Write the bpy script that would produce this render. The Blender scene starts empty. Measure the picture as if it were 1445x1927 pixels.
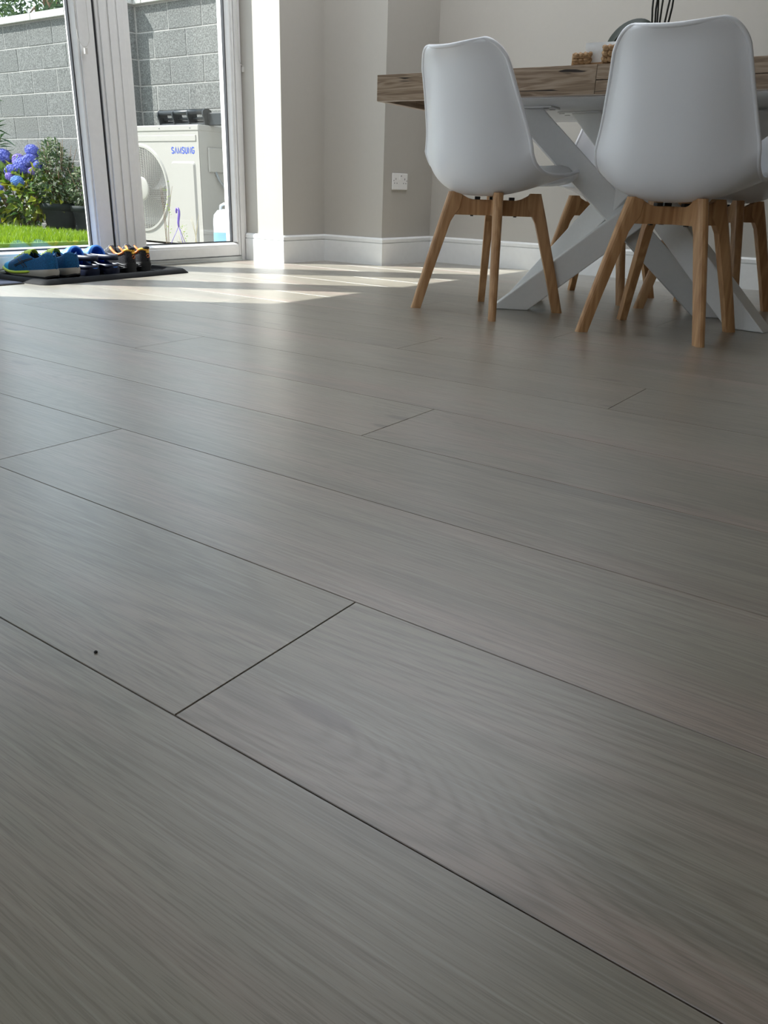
import bpy, bmesh, math, random
from mathutils import Vector, Matrix

C = bpy.context.scene.collection
SC = bpy.context.scene
R = math.radians
random.seed(7)

# ------------------------------------------------------------------ camera
W_PX, H_PX, F_PX = 1445, 1927, 1476.0
CAM_H = 0.39
PITCH, ROLL, YAW = -0.38787, 0.032642, -0.606225
fw0 = Vector((math.sin(YAW), math.cos(YAW), 0)); rt0 = Vector((math.cos(YAW), -math.sin(YAW), 0)); up0 = Vector((0, 0, 1))
fw = fw0 * math.cos(PITCH) + up0 * math.sin(PITCH)
up = up0 * math.cos(PITCH) - fw0 * math.sin(PITCH)
rt = rt0 * math.cos(ROLL) + up * math.sin(ROLL)
up = up * math.cos(ROLL) - rt0 * math.sin(ROLL)
cd = bpy.data.cameras.new('camera'); cam = bpy.data.objects.new('camera', cd); C.objects.link(cam)
cd.sensor_fit = 'VERTICAL'; cd.sensor_height = 36.0; cd.sensor_width = 27.0
cd.lens = F_PX / H_PX * 36.0
cd.clip_start = 0.02; cd.clip_end = 300
m = Matrix.Identity(4)
for i in range(3):
    m[i][0] = rt[i]; m[i][1] = up[i]; m[i][2] = -fw[i]
m.translation = (0, 0, CAM_H)
cam.matrix_world = m
SC.camera = cam

# ------------------------------------------------------------------ sky, sun, exposure
SUN_STRENGTH = 8.8
SKY_STRENGTH = 1.7
wd = bpy.data.worlds.new('sky'); SC.world = wd; wd.use_nodes = True
nt = wd.node_tree; bg = nt.nodes['Background']
tc = nt.nodes.new('ShaderNodeTexCoord'); sx = nt.nodes.new('ShaderNodeSeparateXYZ'); rmp = nt.nodes.new('ShaderNodeValToRGB')
nt.links.new(tc.outputs['Generated'], sx.inputs[0]); nt.links.new(sx.outputs['Z'], rmp.inputs[0]); nt.links.new(rmp.outputs[0], bg.inputs[0])
rmp.color_ramp.elements[0].color = (0.80, 0.87, 0.93, 1); rmp.color_ramp.elements[1].color = (0.56, 0.72, 0.95, 1)
bg.inputs[1].default_value = SKY_STRENGTH
SUN_DIR = Vector((0.80, 0.60, -1.04)).normalized()
sd = bpy.data.lights.new('sun', 'SUN'); so = bpy.data.objects.new('sun', sd); C.objects.link(so)
sd.energy = SUN_STRENGTH; sd.angle = R(0.53); sd.color = (1.0, 0.972, 0.97)
so.rotation_euler = SUN_DIR.to_track_quat('-Z', 'Y').to_euler(); so.location = (-8, -6, 9)
SC.view_settings.view_transform = 'Standard'; SC.view_settings.look = 'None'
SC.view_settings.gamma = 1.0; SC.view_settings.exposure = 0.68
SC.view_settings.use_curve_mapping = False

# ------------------------------------------------------------------ helpers
class MB:
    """collects shapes; build() links them as one mesh object"""
    def __init__(s): s.v = []; s.f = []; s.mi = []; s.sm = []
    def add(s, vs, fs, mi=0, smooth=False):
        o = len(s.v); s.v += [tuple(v) for v in vs]
        for f in fs: s.f.append(tuple(i + o for i in f)); s.mi.append(mi); s.sm.append(smooth)
    def box(s, x0, x1, y0, y1, z0, z1, mi=0, M=None):
        vs = [Vector((x, y, z)) for z in (z0, z1) for y in (y0, y1) for x in (x0, x1)]
        if M: vs = [M @ v for v in vs]
        s.add(vs, [(0, 2, 3, 1), (4, 5, 7, 6), (0, 1, 5, 4), (2, 6, 7, 3), (0, 4, 6, 2), (1, 3, 7, 5)], mi)
    def prism(s, poly, d0, d1, axis='Z', mi=0, M=None, smooth=False):
        """poly 2D extruded between d0 and d1 along axis"""
        n = len(poly)
        def mk(a, b, d):
            v = {'Z': (a, b, d), 'X': (d, a, b), 'Y': (a, d, b)}[axis]
            v = Vector(v); return M @ v if M else v
        vs = [mk(a, b, d0) for a, b in poly] + [mk(a, b, d1) for a, b in poly]
        fs = [tuple(range(n))[::-1], tuple(range(n, 2 * n))] + [(i, (i + 1) % n, n + (i + 1) % n, n + i) for i in range(n)]
        s.add(vs, fs, mi, smooth)
    def tube(s, pts, r, n=8, mi=0, caps=True, closed=False, smooth=True):
        pts = [Vector(p) for p in pts]; N = len(pts)
        rs = r if isinstance(r, (list, tuple)) else [r] * N
        vs = []; prev = None
        for i, p in enumerate(pts):
            if closed: t = pts[(i + 1) % N] - pts[i - 1]
            else: t = pts[min(i + 1, N - 1)] - pts[max(i - 1, 0)]
            t.normalize()
            if prev is None: a = t.orthogonal().normalized()
            else:
                a = prev - t * prev.dot(t)
                a = a.normalized() if a.length > 1e-6 else t.orthogonal().normalized()
            prev = a; b = t.cross(a)
            for k in range(n):
                th = 2 * math.pi * k / n
                vs.append(p + (a * math.cos(th) + b * math.sin(th)) * rs[i])
        fs = []
        for i in range(N if closed else N - 1):
            j = (i + 1) % N
            for k in range(n):
                k2 = (k + 1) % n
                fs.append((i * n + k, i * n + k2, j * n + k2, j * n + k))
        if caps and not closed:
            fs.append(tuple(range(n))[::-1]); fs.append(tuple((N - 1) * n + k for k in range(n)))
        s.add(vs, fs, mi, smooth)
    def grid(s, rows, mi=0, closed=False, smooth=True, flip=False):
        nr, nc = len(rows), len(rows[0]); vs = [p for r_ in rows for p in r_]; fs = []
        for i in range(nr - 1):
            for j in range(nc if closed else nc - 1):
                j2 = (j + 1) % nc
                f = (i * nc + j, i * nc + j2, (i + 1) * nc + j2, (i + 1) * nc + j)
                fs.append(f[::-1] if flip else f)
        s.add(vs, fs, mi, smooth)
    def lathe(s, prof, n=24, mi=0, M=None, smooth=True):
        rows = []
        for r_, z in prof:
            row = [Vector((r_ * math.cos(2 * math.pi * k / n), r_ * math.sin(2 * math.pi * k / n), z)) for k in range(n)]
            rows.append([M @ v for v in row] if M else row)
        s.grid(rows, mi, True, smooth)
    def mesh(s, name, mats):
        me = bpy.data.meshes.new(name); me.from_pydata(s.v, [], s.f)
        for mt in (mats if isinstance(mats, (list, tuple)) else [mats]): me.materials.append(mt)
        me.polygons.foreach_set('material_index', s.mi); me.polygons.foreach_set('use_smooth', s.sm)
        me.update(); return me
    def build(s, name, mats, parent=None, bevel=0, loc=None):
        return obj(name, s.mesh(name, mats), parent, bevel, loc)

def obj(name, me, parent=None, bevel=0, loc=None):
    o = bpy.data.objects.new(name, me); C.objects.link(o)
    if parent: o.parent = parent
    if loc: o.location = loc
    if bevel:
        b = o.modifiers.new('bevel', 'BEVEL'); b.width = bevel; b.segments = 2; b.limit_method = 'ANGLE'; b.angle_limit = R(40)
    return o
def tag(o, label=None, cat=None, group=None, kind=None):
    if label: o['label'] = label
    if cat: o['category'] = cat
    if group: o['group'] = group
    if kind: o['kind'] = kind
    return o
def empty(name, loc=(0, 0, 0), rz=0, label=None, cat=None, group=None, kind=None):
    o = bpy.data.objects.new(name, None); C.objects.link(o); o.location = loc; o.rotation_euler = (0, 0, rz)
    o.empty_display_size = 0.1
    return tag(o, label, cat, group, kind)
def copy_tree(o, parent=None):
    c = o.copy(); C.objects.link(c)
    if parent: c.parent = parent
    for ch in list(o.children): copy_tree(ch, c)
    return c
def lerp(a, b, t): return a + (b - a) * t
def interp(tab, t):
    for i in range(len(tab) - 1):
        if t <= tab[i + 1][0]:
            k = (t - tab[i][0]) / (tab[i + 1][0] - tab[i][0]); return [lerp(a, b, k) for a, b in zip(tab[i][1:], tab[i + 1][1:])]
    return list(tab[-1][1:])
def spline(tab, t):
    """Catmull-Rom through rows (t, values...)"""
    n = len(tab)
    for i in range(n - 1):
        if t <= tab[i + 1][0] + 1e-9: break
    p1, p2 = tab[i], tab[i + 1]; p0 = tab[max(i - 1, 0)]; p3 = tab[min(i + 2, n - 1)]
    h = p2[0] - p1[0]; k = (t - p1[0]) / h; out = []
    for c in range(1, len(p1)):
        m1 = (p2[c] - p0[c]) / (p2[0] - p0[0]) * h; m2 = (p3[c] - p1[c]) / (p3[0] - p1[0]) * h
        out.append((2*k**3-3*k**2+1)*p1[c] + (k**3-2*k**2+k)*m1 + (-2*k**3+3*k**2)*p2[c] + (k**3-k**2)*m2)
    return out

# ------------------------------------------------------------------ materials
def mat(name, col, rough=0.5, spec=0.5, metal=0.0):
    mt = bpy.data.materials.new(name); mt.use_nodes = True
    b = mt.node_tree.nodes['Principled BSDF']
    b.inputs['Base Color'].default_value = (*col, 1); b.inputs['Roughness'].default_value = rough
    b.inputs['Specular IOR Level'].default_value = spec; b.inputs['Metallic'].default_value = metal
    return mt
class N:
    """tiny node-graph writer"""
    def __init__(s, mt): s.t = mt.node_tree; s.b = s.t.nodes['Principled BSDF']
    def new(s, ty, **kw):
        n = s.t.nodes.new(ty)
        for k, v in kw.items(): setattr(n, k, v)
        return n
    def link(s, a, b): s.t.links.new(a, b)
    def val(s, sock, v):
        if hasattr(v, 'is_output') or isinstance(v, bpy.types.NodeSocket): s.link(v, sock)
        else: sock.default_value = v
    def math(s, op, a, b=0.0, clamp=False):
        n = s.new('ShaderNodeMath', operation=op, use_clamp=clamp); s.val(n.inputs[0], a); s.val(n.inputs[1], b); return n.outputs[0]
    def mapping(s, vec, scale=(1, 1, 1), loc=(0, 0, 0)):
        n = s.new('ShaderNodeMapping'); s.link(vec, n.inputs[0]); n.inputs['Scale'].default_value = scale
        n.inputs['Location'].default_value = loc; return n.outputs[0]
    def noise(s, vec, scale=1.0, detail=3.0, rough=0.5, dist=0.0):
        n = s.new('ShaderNodeTexNoise'); s.link(vec, n.inputs['Vector']); n.inputs['Scale'].default_value = scale
        n.inputs['Detail'].default_value = detail; n.inputs['Roughness'].default_value = rough; n.inputs['Distortion'].default_value = dist
        return n.outputs['Fac']
    def ramp(s, fac, stops):
        n = s.new('ShaderNodeValToRGB'); s.link(fac, n.inputs[0]); e = n.color_ramp.elements
        while len(e) < len(stops): e.new(0.5)
        for el, (p, c) in zip(e, stops): el.position = p; el.color = (*c, 1) if len(c) == 3 else c
        return n.outputs[0]
    def mix(s, fac, a, b, mode='MIX'):
        n = s.new('ShaderNodeMix', data_type='RGBA', blend_type=mode); s.val(n.inputs[0], fac)
        for sock, v in ((n.inputs[6], a), (n.inputs[7], b)):
            if isinstance(v, tuple): sock.default_value = (*v, 1)
            else: s.link(v, sock)
        return n.outputs[2]
    def coord(s, which='Object'): return s.new('ShaderNodeTexCoord').outputs[which]
    def rnd(s): return s.new('ShaderNodeObjectInfo').outputs['Random']
    def bump(s, h, strength=0.2, dist=0.01):
        n = s.new('ShaderNodeBump'); n.inputs['Strength'].default_value = strength; n.inputs['Distance'].default_value = dist
        s.link(h, n.inputs['Height']); s.link(n.outputs[0], s.b.inputs['Normal'])
    def color(s, c): s.link(c, s.b.inputs['Base Color'])

def paint(name, col, amp=0.03, scale=60, rough=0.6, bump=0.05):
    mt = mat(name, col, rough, 0.35); n = N(mt); co = n.coord()
    f = n.noise(co, scale, 4); lo = tuple(c * (1 - amp) for c in col); hi = tuple(min(1, c * (1 + amp)) for c in col)
    n.color(n.ramp(f, [(0.35, lo), (0.65, hi)])); n.bump(f, bump, 0.002); return mt

def laminate():
    mt = mat('pale_oak_laminate', (0.4, 0.38, 0.34), 0.42, 0.5); n = N(mt)
    ob = n.coord(); r = n.rnd()
    off = n.new('ShaderNodeCombineXYZ'); n.val(off.inputs[0], n.math('MULTIPLY', r, 37.0)); n.val(off.inputs[1], n.math('MULTIPLY', r, 91.0)); n.val(off.inputs[2], n.math('MULTIPLY', r, 13.0))
    add = n.new('ShaderNodeVectorMath', operation='ADD'); n.link(ob, add.inputs[0]); n.link(off.outputs[0], add.inputs[1]); p = add.outputs[0]
    # knots : sparse cells
    vo = n.new('ShaderNodeTexVoronoi', voronoi_dimensions='2D'); n.link(n.mapping(p, (2.2, 8.4, 0.01)), vo.inputs['Vector']); vo.inputs['Scale'].default_value = 1.0
    vcs = n.new('ShaderNodeSeparateColor'); n.link(vo.outputs['Color'], vcs.inputs[0])
    has = n.math('GREATER_THAN', vcs.outputs[0], 0.80)
    kd = vo.outputs['Distance']
    kn = n.math('MULTIPLY', n.math('MULTIPLY', n.math('SUBTRACT', 1.0, n.math('MULTIPLY', kd, 10.0), True), 2.6, True), has)          # tight dark eye
    halo = n.math('MULTIPLY', n.math('SUBTRACT', 1.0, n.math('MULTIPLY', kd, 2.2), True), has)        # soft swirl round it
    # cathedral figure: contour lines of a stretched field, bent round the knots
    field = n.noise(n.mapping(p, (0.72, 4.4, 1)), 1.0, 1.5, 0.40, 0.25)
    field = n.math('ADD', field, n.math('MULTIPLY', halo, 0.13))
    warp = n.math('MULTIPLY', n.noise(n.mapping(p, (6, 70, 1)), 1.0, 3), 0.008)
    ph = n.math('MULTIPLY', n.math('ADD', field, warp), 300.0)
    rings = n.math('MULTIPLY', n.math('ADD', n.math('SINE', ph), 1.0), 0.5)
    rings = n.math('POWER', rings, 2.4)
    ringmask = n.ramp(n.noise(n.mapping(p, (0.7, 3.2, 1), (3, 7, 0)), 1.0, 2), [(0.40, (0.10,) * 3), (0.60, (1,) * 3)])
    rings = n.math('MULTIPLY', rings, ringmask)
    # fine pores
    pores = n.noise(n.mapping(p, (22, 700, 1)), 1.0, 2, 0.55)
    pores2 = n.noise(n.mapping(p, (8.0, 290, 1), (5, 0, 0)), 1.0, 3, 0.6)
    rings = n.math('MULTIPLY', rings, n.ramp(pores2, [(0.34, (1,) * 3), (0.64, (0.30,) * 3)]))
    base = n.ramp(n.noise(n.mapping(p, (0.8, 4.4, 1), (0, 2, 0)), 1.0, 3, 0.5), [(0.32, (0.232, 0.208, 0.162)), (0.5, (0.286, 0.260, 0.207)), (0.70, (0.333, 0.305, 0.248))])
    pink = n.ramp(n.noise(n.mapping(p, (1.0, 6.5, 1), (11, 5, 0)), 1.0, 3, 0.6), [(0.50, (0, 0, 0)), (0.66, (0.9,) * 3)])
    base = n.mix(pink, base, (0.345, 0.272, 0.228))
    smoke = n.ramp(n.noise(n.mapping(p, (1.2, 10.0, 1), (2, 15, 0)), 1.0, 4, 0.62), [(0.53, (0, 0, 0)), (0.70, (0.9,) * 3)])
    base = n.mix(smoke, base, (0.205, 0.188, 0.158))
    base = n.mix(n.math('MULTIPLY', rings, 0.66), base, (0.165, 0.145, 0.115))
    base = n.mix(n.ramp(pores, [(0.39, (0.38,) * 3), (0.47, (0, 0, 0))]), base, (0.15, 0.135, 0.11))
    base = n.mix(n.ramp(pores2, [(0.37, (0.40,) * 3), (0.47, (0, 0, 0))]), base, (0.175, 0.157, 0.128))
    base = n.mix(n.ramp(pores2, [(0.56, (0, 0, 0)), (0.66, (0.20,) * 3)]), base, (0.47, 0.445, 0.385))
    base = n.mix(n.math('MULTIPLY', kn, 0.75), base, (0.15, 0.118, 0.105))
    tone = n.math('ADD', 0.95, n.math('MULTIPLY', r, 0.10))
    tn = n.new('ShaderNodeCombineXYZ'); [n.link(tone, tn.inputs[i]) for i in range(3)]
    n.color(n.mix(1.0, base, tn.outputs[0], 'MULTIPLY'))
    n.bump(n.math('ADD', n.math('MULTIPLY', pores, 0.5), n.math('MULTIPLY', pores2, 0.8)), 0.12, 0.0005)
    n.b.inputs['Coat Weight'].default_value = 1.0; n.b.inputs['Coat IOR'].default_value = 1.50; n.b.inputs['Specular IOR Level'].default_value = 0.22; n.b.inputs['Coat Roughness'].default_value = 0.35
    n.link(n.ramp(pores2, [(0.3, (0.40,) * 3), (0.7, (0.30,) * 3)]), mt.node_tree.nodes['Principled BSDF'].inputs['Roughness'])
    return mt

def wood(name, lo, hi, axis=2, rough=0.45, stretch=26, freq=10):
    mt = mat(name, hi, rough, 0.4); n = N(mt); ob = n.coord(); r = n.rnd()
    off = n.new('ShaderNodeCombineXYZ'); [n.val(off.inputs[i], n.math('MULTIPLY', r, 17.0 * (i + 1))) for i in range(3)]
    add = n.new('ShaderNodeVectorMath', operation='ADD'); n.link(ob, add.inputs[0]); n.link(off.outputs[0], add.inputs[1]); p = add.outputs[0]
    sc = [stretch * 3] * 3; sc[axis] = 4
    fine = n.noise(n.mapping(p, tuple(sc)), 1.0, 4, 0.6)
    sc2 = [freq] * 3; sc2[axis] = 1.2
    fld = n.noise(n.mapping(p, tuple(sc2)), 1.0, 2, 0.5, 0.4)
    ring = n.math('MULTIPLY', n.math('ADD', n.math('SINE', n.math('MULTIPLY', fld, 60)), 1), 0.5)
    f = n.math('ADD', n.math('MULTIPLY', fine, 0.75), n.math('MULTIPLY', ring, 0.25))
    n.color(n.ramp(f, [(0.25, lo), (0.7, hi)])); n.bump(fine, 0.1, 0.001); return mt

def rustic():
    mt = mat('rustic_oak_board', (0.2, 0.15, 0.1), 0.55, 0.35); n = N(mt); p = n.coord(); r = n.rnd()
    off = n.new('ShaderNodeCombineXYZ'); [n.val(off.inputs[i], n.math('MULTIPLY', r, 23.0 * (i + 1))) for i in range(3)]
    add = n.new('ShaderNodeVectorMath', operation='ADD'); n.link(p, add.inputs[0]); n.link(off.outputs[0], add.inputs[1]); p = add.outputs[0]
    fld = n.noise(n.mapping(p, (2.6, 26, 26)), 1.0, 3, 0.55, 0.5)
    ring = n.math('MULTIPLY', n.math('ADD', n.math('SINE', n.math('MULTIPLY', fld, 55)), 1), 0.5)
    fine = n.noise(n.mapping(p, (14, 330, 330)), 1.0, 4, 0.6)
    f = n.math('ADD', n.math('MULTIPLY', fld, 0.5), n.math('ADD', n.math('MULTIPLY', ring, 0.22), n.math('MULTIPLY', fine, 0.3)))
    c = n.ramp(f, [(0.25, (0.155, 0.102, 0.066)), (0.5, (0.31, 0.225, 0.152)), (0.75, (0.48, 0.375, 0.275))])
    crack = n.noise(n.mapping(p, (4.5, 60, 60), (3, 1, 2)), 1.0, 2, 0.5, 0.6)
    c = n.mix(n.ramp(crack, [(0.29, (1,) * 3), (0.33, (0, 0, 0))]), c, (0.03, 0.02, 0.014))
    n.color(c); n.bump(fine, 0.25, 0.001); return mt

def speckle(name, cols, scale, rough=0.9, bump=0.4, bd=0.004, rnd=0.12):
    mt = mat(name, cols[1], rough, 0.25); n = N(mt); p = n.coord(); r = n.rnd()
    off = n.new('ShaderNodeCombineXYZ'); [n.val(off.inputs[i], n.math('MULTIPLY', r, 31.0 * (i + 1))) for i in range(3)]
    add = n.new('ShaderNodeVectorMath', operation='ADD'); n.link(p, add.inputs[0]); n.link(off.outputs[0], add.inputs[1])
    f = n.noise(add.outputs[0], scale, 5, 0.7)
    c = n.ramp(f, [(0.32, cols[0]), (0.5, cols[1]), (0.68, cols[2])])
    tone = n.math('ADD', 1 - rnd / 2, n.math('MULTIPLY', r, rnd)); tn = n.new('ShaderNodeCombineXYZ'); [n.link(tone, tn.inputs[i]) for i in range(3)]
    n.color(n.mix(1.0, c, tn.outputs[0], 'MULTIPLY')); n.bump(f, bump, bd); return mt

def leafmat(name, stops, scale=3.0, trans=0.25, rough=0.45):
    mt = mat(name, stops[0], rough, 0.4); n = N(mt)
    g = n.new('ShaderNodeNewGeometry').outputs['Random Per Island']
    k = len(stops) - 1
    n.color(n.ramp(g, [(i / k, c) for i, c in enumerate(stops)]))
    b = mt.node_tree.nodes['Principled BSDF']; out = mt.node_tree.nodes['Material Output']
    tr = n.new('ShaderNodeBsdfTranslucent'); mx = n.new('ShaderNodeMixShader'); mx.inputs[0].default_value = trans
    n.link(n.ramp(g, [(i / k, tuple(min(1, x * 1.6) for x in c)) for i, c in enumerate(stops)]), tr.inputs[0])
    n.link(b.outputs[0], mx.inputs[1]); n.link(tr.outputs[0], mx.inputs[2]); n.link(mx.outputs[0], out.inputs[0]); return mt

def glassmat(name, tint=(0.96, 0.985, 0.975), refl=1.0):
    mt = bpy.data.materials.new(name); mt.use_nodes = True; t = mt.node_tree; t.nodes.clear()
    out = t.nodes.new('ShaderNodeOutputMaterial'); tr = t.nodes.new('ShaderNodeBsdfTransparent'); gl = t.nodes.new('ShaderNodeBsdfGlossy')
    lw = t.nodes.new('ShaderNodeLayerWeight'); mx = t.nodes.new('ShaderNodeMixShader')
    tr.inputs[0].default_value = (*tint, 1); gl.inputs['Roughness'].default_value = 0.0
    po = t.nodes.new('ShaderNodeMath'); po.operation = 'POWER'; po.inputs[1].default_value = 5.0      # Schlick, per face
    mu = t.nodes.new('ShaderNodeMath'); mu.operation = 'MULTIPLY_ADD'; mu.inputs[1].default_value = 0.9 * refl; mu.inputs[2].default_value = 0.04 * refl
    t.links.new(lw.outputs['Facing'], po.inputs[0]); t.links.new(po.outputs[0], mu.inputs[0]); t.links.new(mu.outputs[0], mx.inputs[0])
    t.links.new(tr.outputs[0], mx.inputs[1]); t.links.new(gl.outputs[0], mx.inputs[2]); t.links.new(mx.outputs[0], out.inputs[0]); return mt

def opal(name, tint=(0.64, 0.64, 0.63)):
    mt = bpy.data.materials.new(name); mt.use_nodes = True; t = mt.node_tree; t.nodes.clear()
    out = t.nodes.new('ShaderNodeOutputMaterial'); tr = t.nodes.new('ShaderNodeBsdfTranslucent'); tr.inputs[0].default_value = (*tint, 1)
    t.links.new(tr.outputs[0], out.inputs[0]); return mt

M = dict(
    plank=laminate(), sub=mat('dark_underlay', (0.03, 0.027, 0.024), 0.9),
    wall=paint('warm_grey_wall_paint', (0.445, 0.42, 0.376), 0.006, 40, 0.6, 0.0), ceil=paint('ceiling_paint', (0.80, 0.79, 0.76)),
    skirt=paint('white_gloss_wood', (0.80, 0.80, 0.78), 0.015, 30, 0.35, 0.02),
    render=speckle('white_pebble_render', ((0.62, 0.61, 0.58), (0.78, 0.77, 0.75), (0.86, 0.85, 0.83)), 90),
    upvc=paint('white_window_plastic', (0.78, 0.775, 0.76), 0.015, 40, 0.32, 0.01),
    gasket=mat('black_rubber_seal', (0.02, 0.02, 0.023), 0.6), alu=mat('brushed_threshold', (0.42, 0.43, 0.42), 0.4, 0.5, 0.7),
    glass=glassmat('window_glass'), shell=mat('white_moulded_plastic', (0.90, 0.915, 0.95), 0.32, 0.5),
    pad=paint('white_leatherette', (0.74, 0.74, 0.74), 0.03, 200, 0.45, 0.15),
    beech=wood('oiled_beech', (0.40, 0.205, 0.085), (0.60, 0.355, 0.175)), blackm=mat('black_metal', (0.015, 0.015, 0.016), 0.45),
    oak=rustic(), edge=mat('pale_edge_strip', (0.55, 0.46, 0.38), 0.5), steel=paint('white_powder_coat', (0.82, 0.82, 0.80), 0.01, 80, 0.42, 0.02),
    board=paint('white_underside_board', (0.74, 0.74, 0.73), 0.01, 60, 0.5, 0.01),
    block=speckle('grey_concrete_block', ((0.045, 0.046, 0.042), (0.113, 0.114, 0.107), (0.215, 0.215, 0.204)), 85, 0.95, 0.5, 0.003),
    mortar=speckle('pale_mortar', ((0.23, 0.22, 0.205), (0.29, 0.278, 0.257), (0.34, 0.325, 0.30)), 60), coping=speckle('cast_coping', ((0.28, 0.27, 0.25), (0.35, 0.335, 0.31), (0.41, 0.395, 0.37)), 40),
    paving=speckle('pale_paving', ((0.28, 0.27, 0.255), (0.34, 0.33, 0.315), (0.40, 0.39, 0.37)), 50), soil=speckle('dark_soil', ((0.03, 0.022, 0.015), (0.06, 0.045, 0.03), (0.1, 0.08, 0.06)), 40),
    turf=mat('turf_base', (0.09, 0.155, 0.006), 0.9), blade=leafmat('grass_blade', [(0.08, 0.145, 0.003), (0.13, 0.215, 0.004), (0.205, 0.285, 0.008)], trans=0.35),
    hp=paint('ivory_enamel_steel', (0.272, 0.257, 0.228), 0.01, 40, 0.4, 0.01), hpd=mat('dark_fan_cavity', (0.035, 0.033, 0.03), 0.7), blue=mat('blue_print', (0.012, 0.045, 0.30), 0.5),
    rack=mat('charcoal_plastic', (0.010, 0.013, 0.015), 0.38, 0.35), cable=mat('grey_cable', (0.16, 0.17, 0.17), 0.5),
    jug=mat('white_polythene', (0.42, 0.45, 0.47), 0.35), fluid=mat('blue_label_band', (0.13, 0.28, 0.40), 0.4),
    purple=mat('purple_plastic', (0.10, 0.055, 0.27), 0.4), pot=mat('dark_green_pot', (0.006, 0.010, 0.009), 0.65, 0.15),
    stem=mat('brown_stem', (0.14, 0.085, 0.045), 0.8), dry=mat('dry_stalk', (0.42, 0.36, 0.22), 0.8),
    rubber=speckle('black_ribbed_rubber', ((0.002, 0.002, 0.0025), (0.0045, 0.0045, 0.005), (0.011, 0.011, 0.012)), 300, 0.62, 0.4, 0.002), navy=speckle('navy_mat_fibre', ((0.016, 0.02, 0.035), (0.03, 0.037, 0.06), (0.06, 0.07, 0.10)), 500),
    shoeb=speckle('cobalt_mesh_fabric', ((0.004, 0.05, 0.14), (0.007, 0.085, 0.22), (0.012, 0.14, 0.34)), 260, 0.6, 0.3, 0.001), cyan=mat('cyan_mesh_toe', (0.015, 0.42, 0.85), 0.55), lime=mat('lime_trim', (0.50, 0.66, 0.06), 0.5),
    foam=mat('off_white_foam', (0.40, 0.375, 0.32), 0.6), outs=mat('dark_outsole', (0.02, 0.02, 0.02), 0.7), lining=mat('black_lining', (0.010, 0.011, 0.016), 0.9),
    eva=mat('blue_foam_resin', (0.07, 0.26, 0.78), 0.45), navyeva=mat('navy_foam_resin', (0.006, 0.010, 0.03), 0.45),
    blackmesh=speckle('black_mesh_fabric', ((0.01, 0.01, 0.012), (0.022, 0.022, 0.025), (0.06, 0.06, 0.065)), 250, 0.6, 0.3, 0.001), orange=mat('orange_trim', (0.82, 0.22, 0.05), 0.5), amber=mat('amber_trim', (0.88, 0.50, 0.06), 0.5), grey=mat('grey_overlay', (0.25, 0.25, 0.26), 0.5),
    sock=mat('white_switch_plastic', (0.80, 0.79, 0.77), 0.3), dark=mat('dark_slot', (0.015, 0.014, 0.013), 0.8),
    woven=wood('seagrass_braid', (0.20, 0.105, 0.045), (0.52, 0.33, 0.17), 0, 0.8, 60, 60), napkin=paint('white_tissue', (0.80, 0.80, 0.79), 0.02, 90, 0.9, 0.2),
    orchid=leafmat('orchid_leaf', [(0.006, 0.013, 0.005), (0.012, 0.024, 0.007)], trans=0.06, rough=0.55), stake=mat('dark_green_stem', (0.012, 0.014, 0.008), 0.5), ceramic=mat('grey_ceramic', (0.30, 0.29, 0.27), 0.35),
    bounce=paint('warm_bounce_paint', (0.27, 0.185, 0.10)), opal=opal('fill_opal_glazing'), cord=mat('clear_blind_cord', (0.62, 0.60, 0.56), 0.3),  # unseen walls get a warm dark colour to tint the bounced light
    hleaf=leafmat('hydrangea_leaf', [(0.018, 0.045, 0.010), (0.04, 0.085, 0.012), (0.09, 0.14, 0.014), (0.28, 0.28, 0.02)], trans=0.3),
    hblue=leafmat('blue_florets', [(0.05, 0.065, 0.32), (0.095, 0.115, 0.43), (0.17, 0.185, 0.52)], trans=0.2, rough=0.7), hviolet=leafmat('violet_florets', [(0.11, 0.075, 0.34), (0.18, 0.13, 0.44), (0.27, 0.20, 0.50)], trans=0.2, rough=0.7),
    hpink=leafmat('pink_florets', [(0.30, 0.11, 0.32), (0.38, 0.17, 0.39), (0.46, 0.24, 0.45)], trans=0.2, rough=0.7), hsky=leafmat('sky_blue_florets', [(0.05, 0.125, 0.38), (0.09, 0.19, 0.47), (0.15, 0.27, 0.54)], trans=0.2, rough=0.7),
    variegated=leafmat('variegated_leaf', [(0.02, 0.042, 0.016), (0.045, 0.085, 0.026), (0.10, 0.145, 0.055), (0.36, 0.36, 0.26)], trans=0.2),
    lance=leafmat('dark_lance_leaf', [(0.015, 0.04, 0.015), (0.03, 0.075, 0.022), (0.05, 0.10, 0.03)], trans=0.2), tree=leafmat('tree_leaf', [(0.015, 0.032, 0.012), (0.03, 0.06, 0.018), (0.07, 0.11, 0.03)], trans=0.3),
    yellow=mat('yellowed_leaf', (0.62, 0.33, 0.05), 0.6),
)

M['rubber'].node_tree.nodes['Principled BSDF'].inputs['Specular IOR Level'].default_value = 0.12

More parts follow.
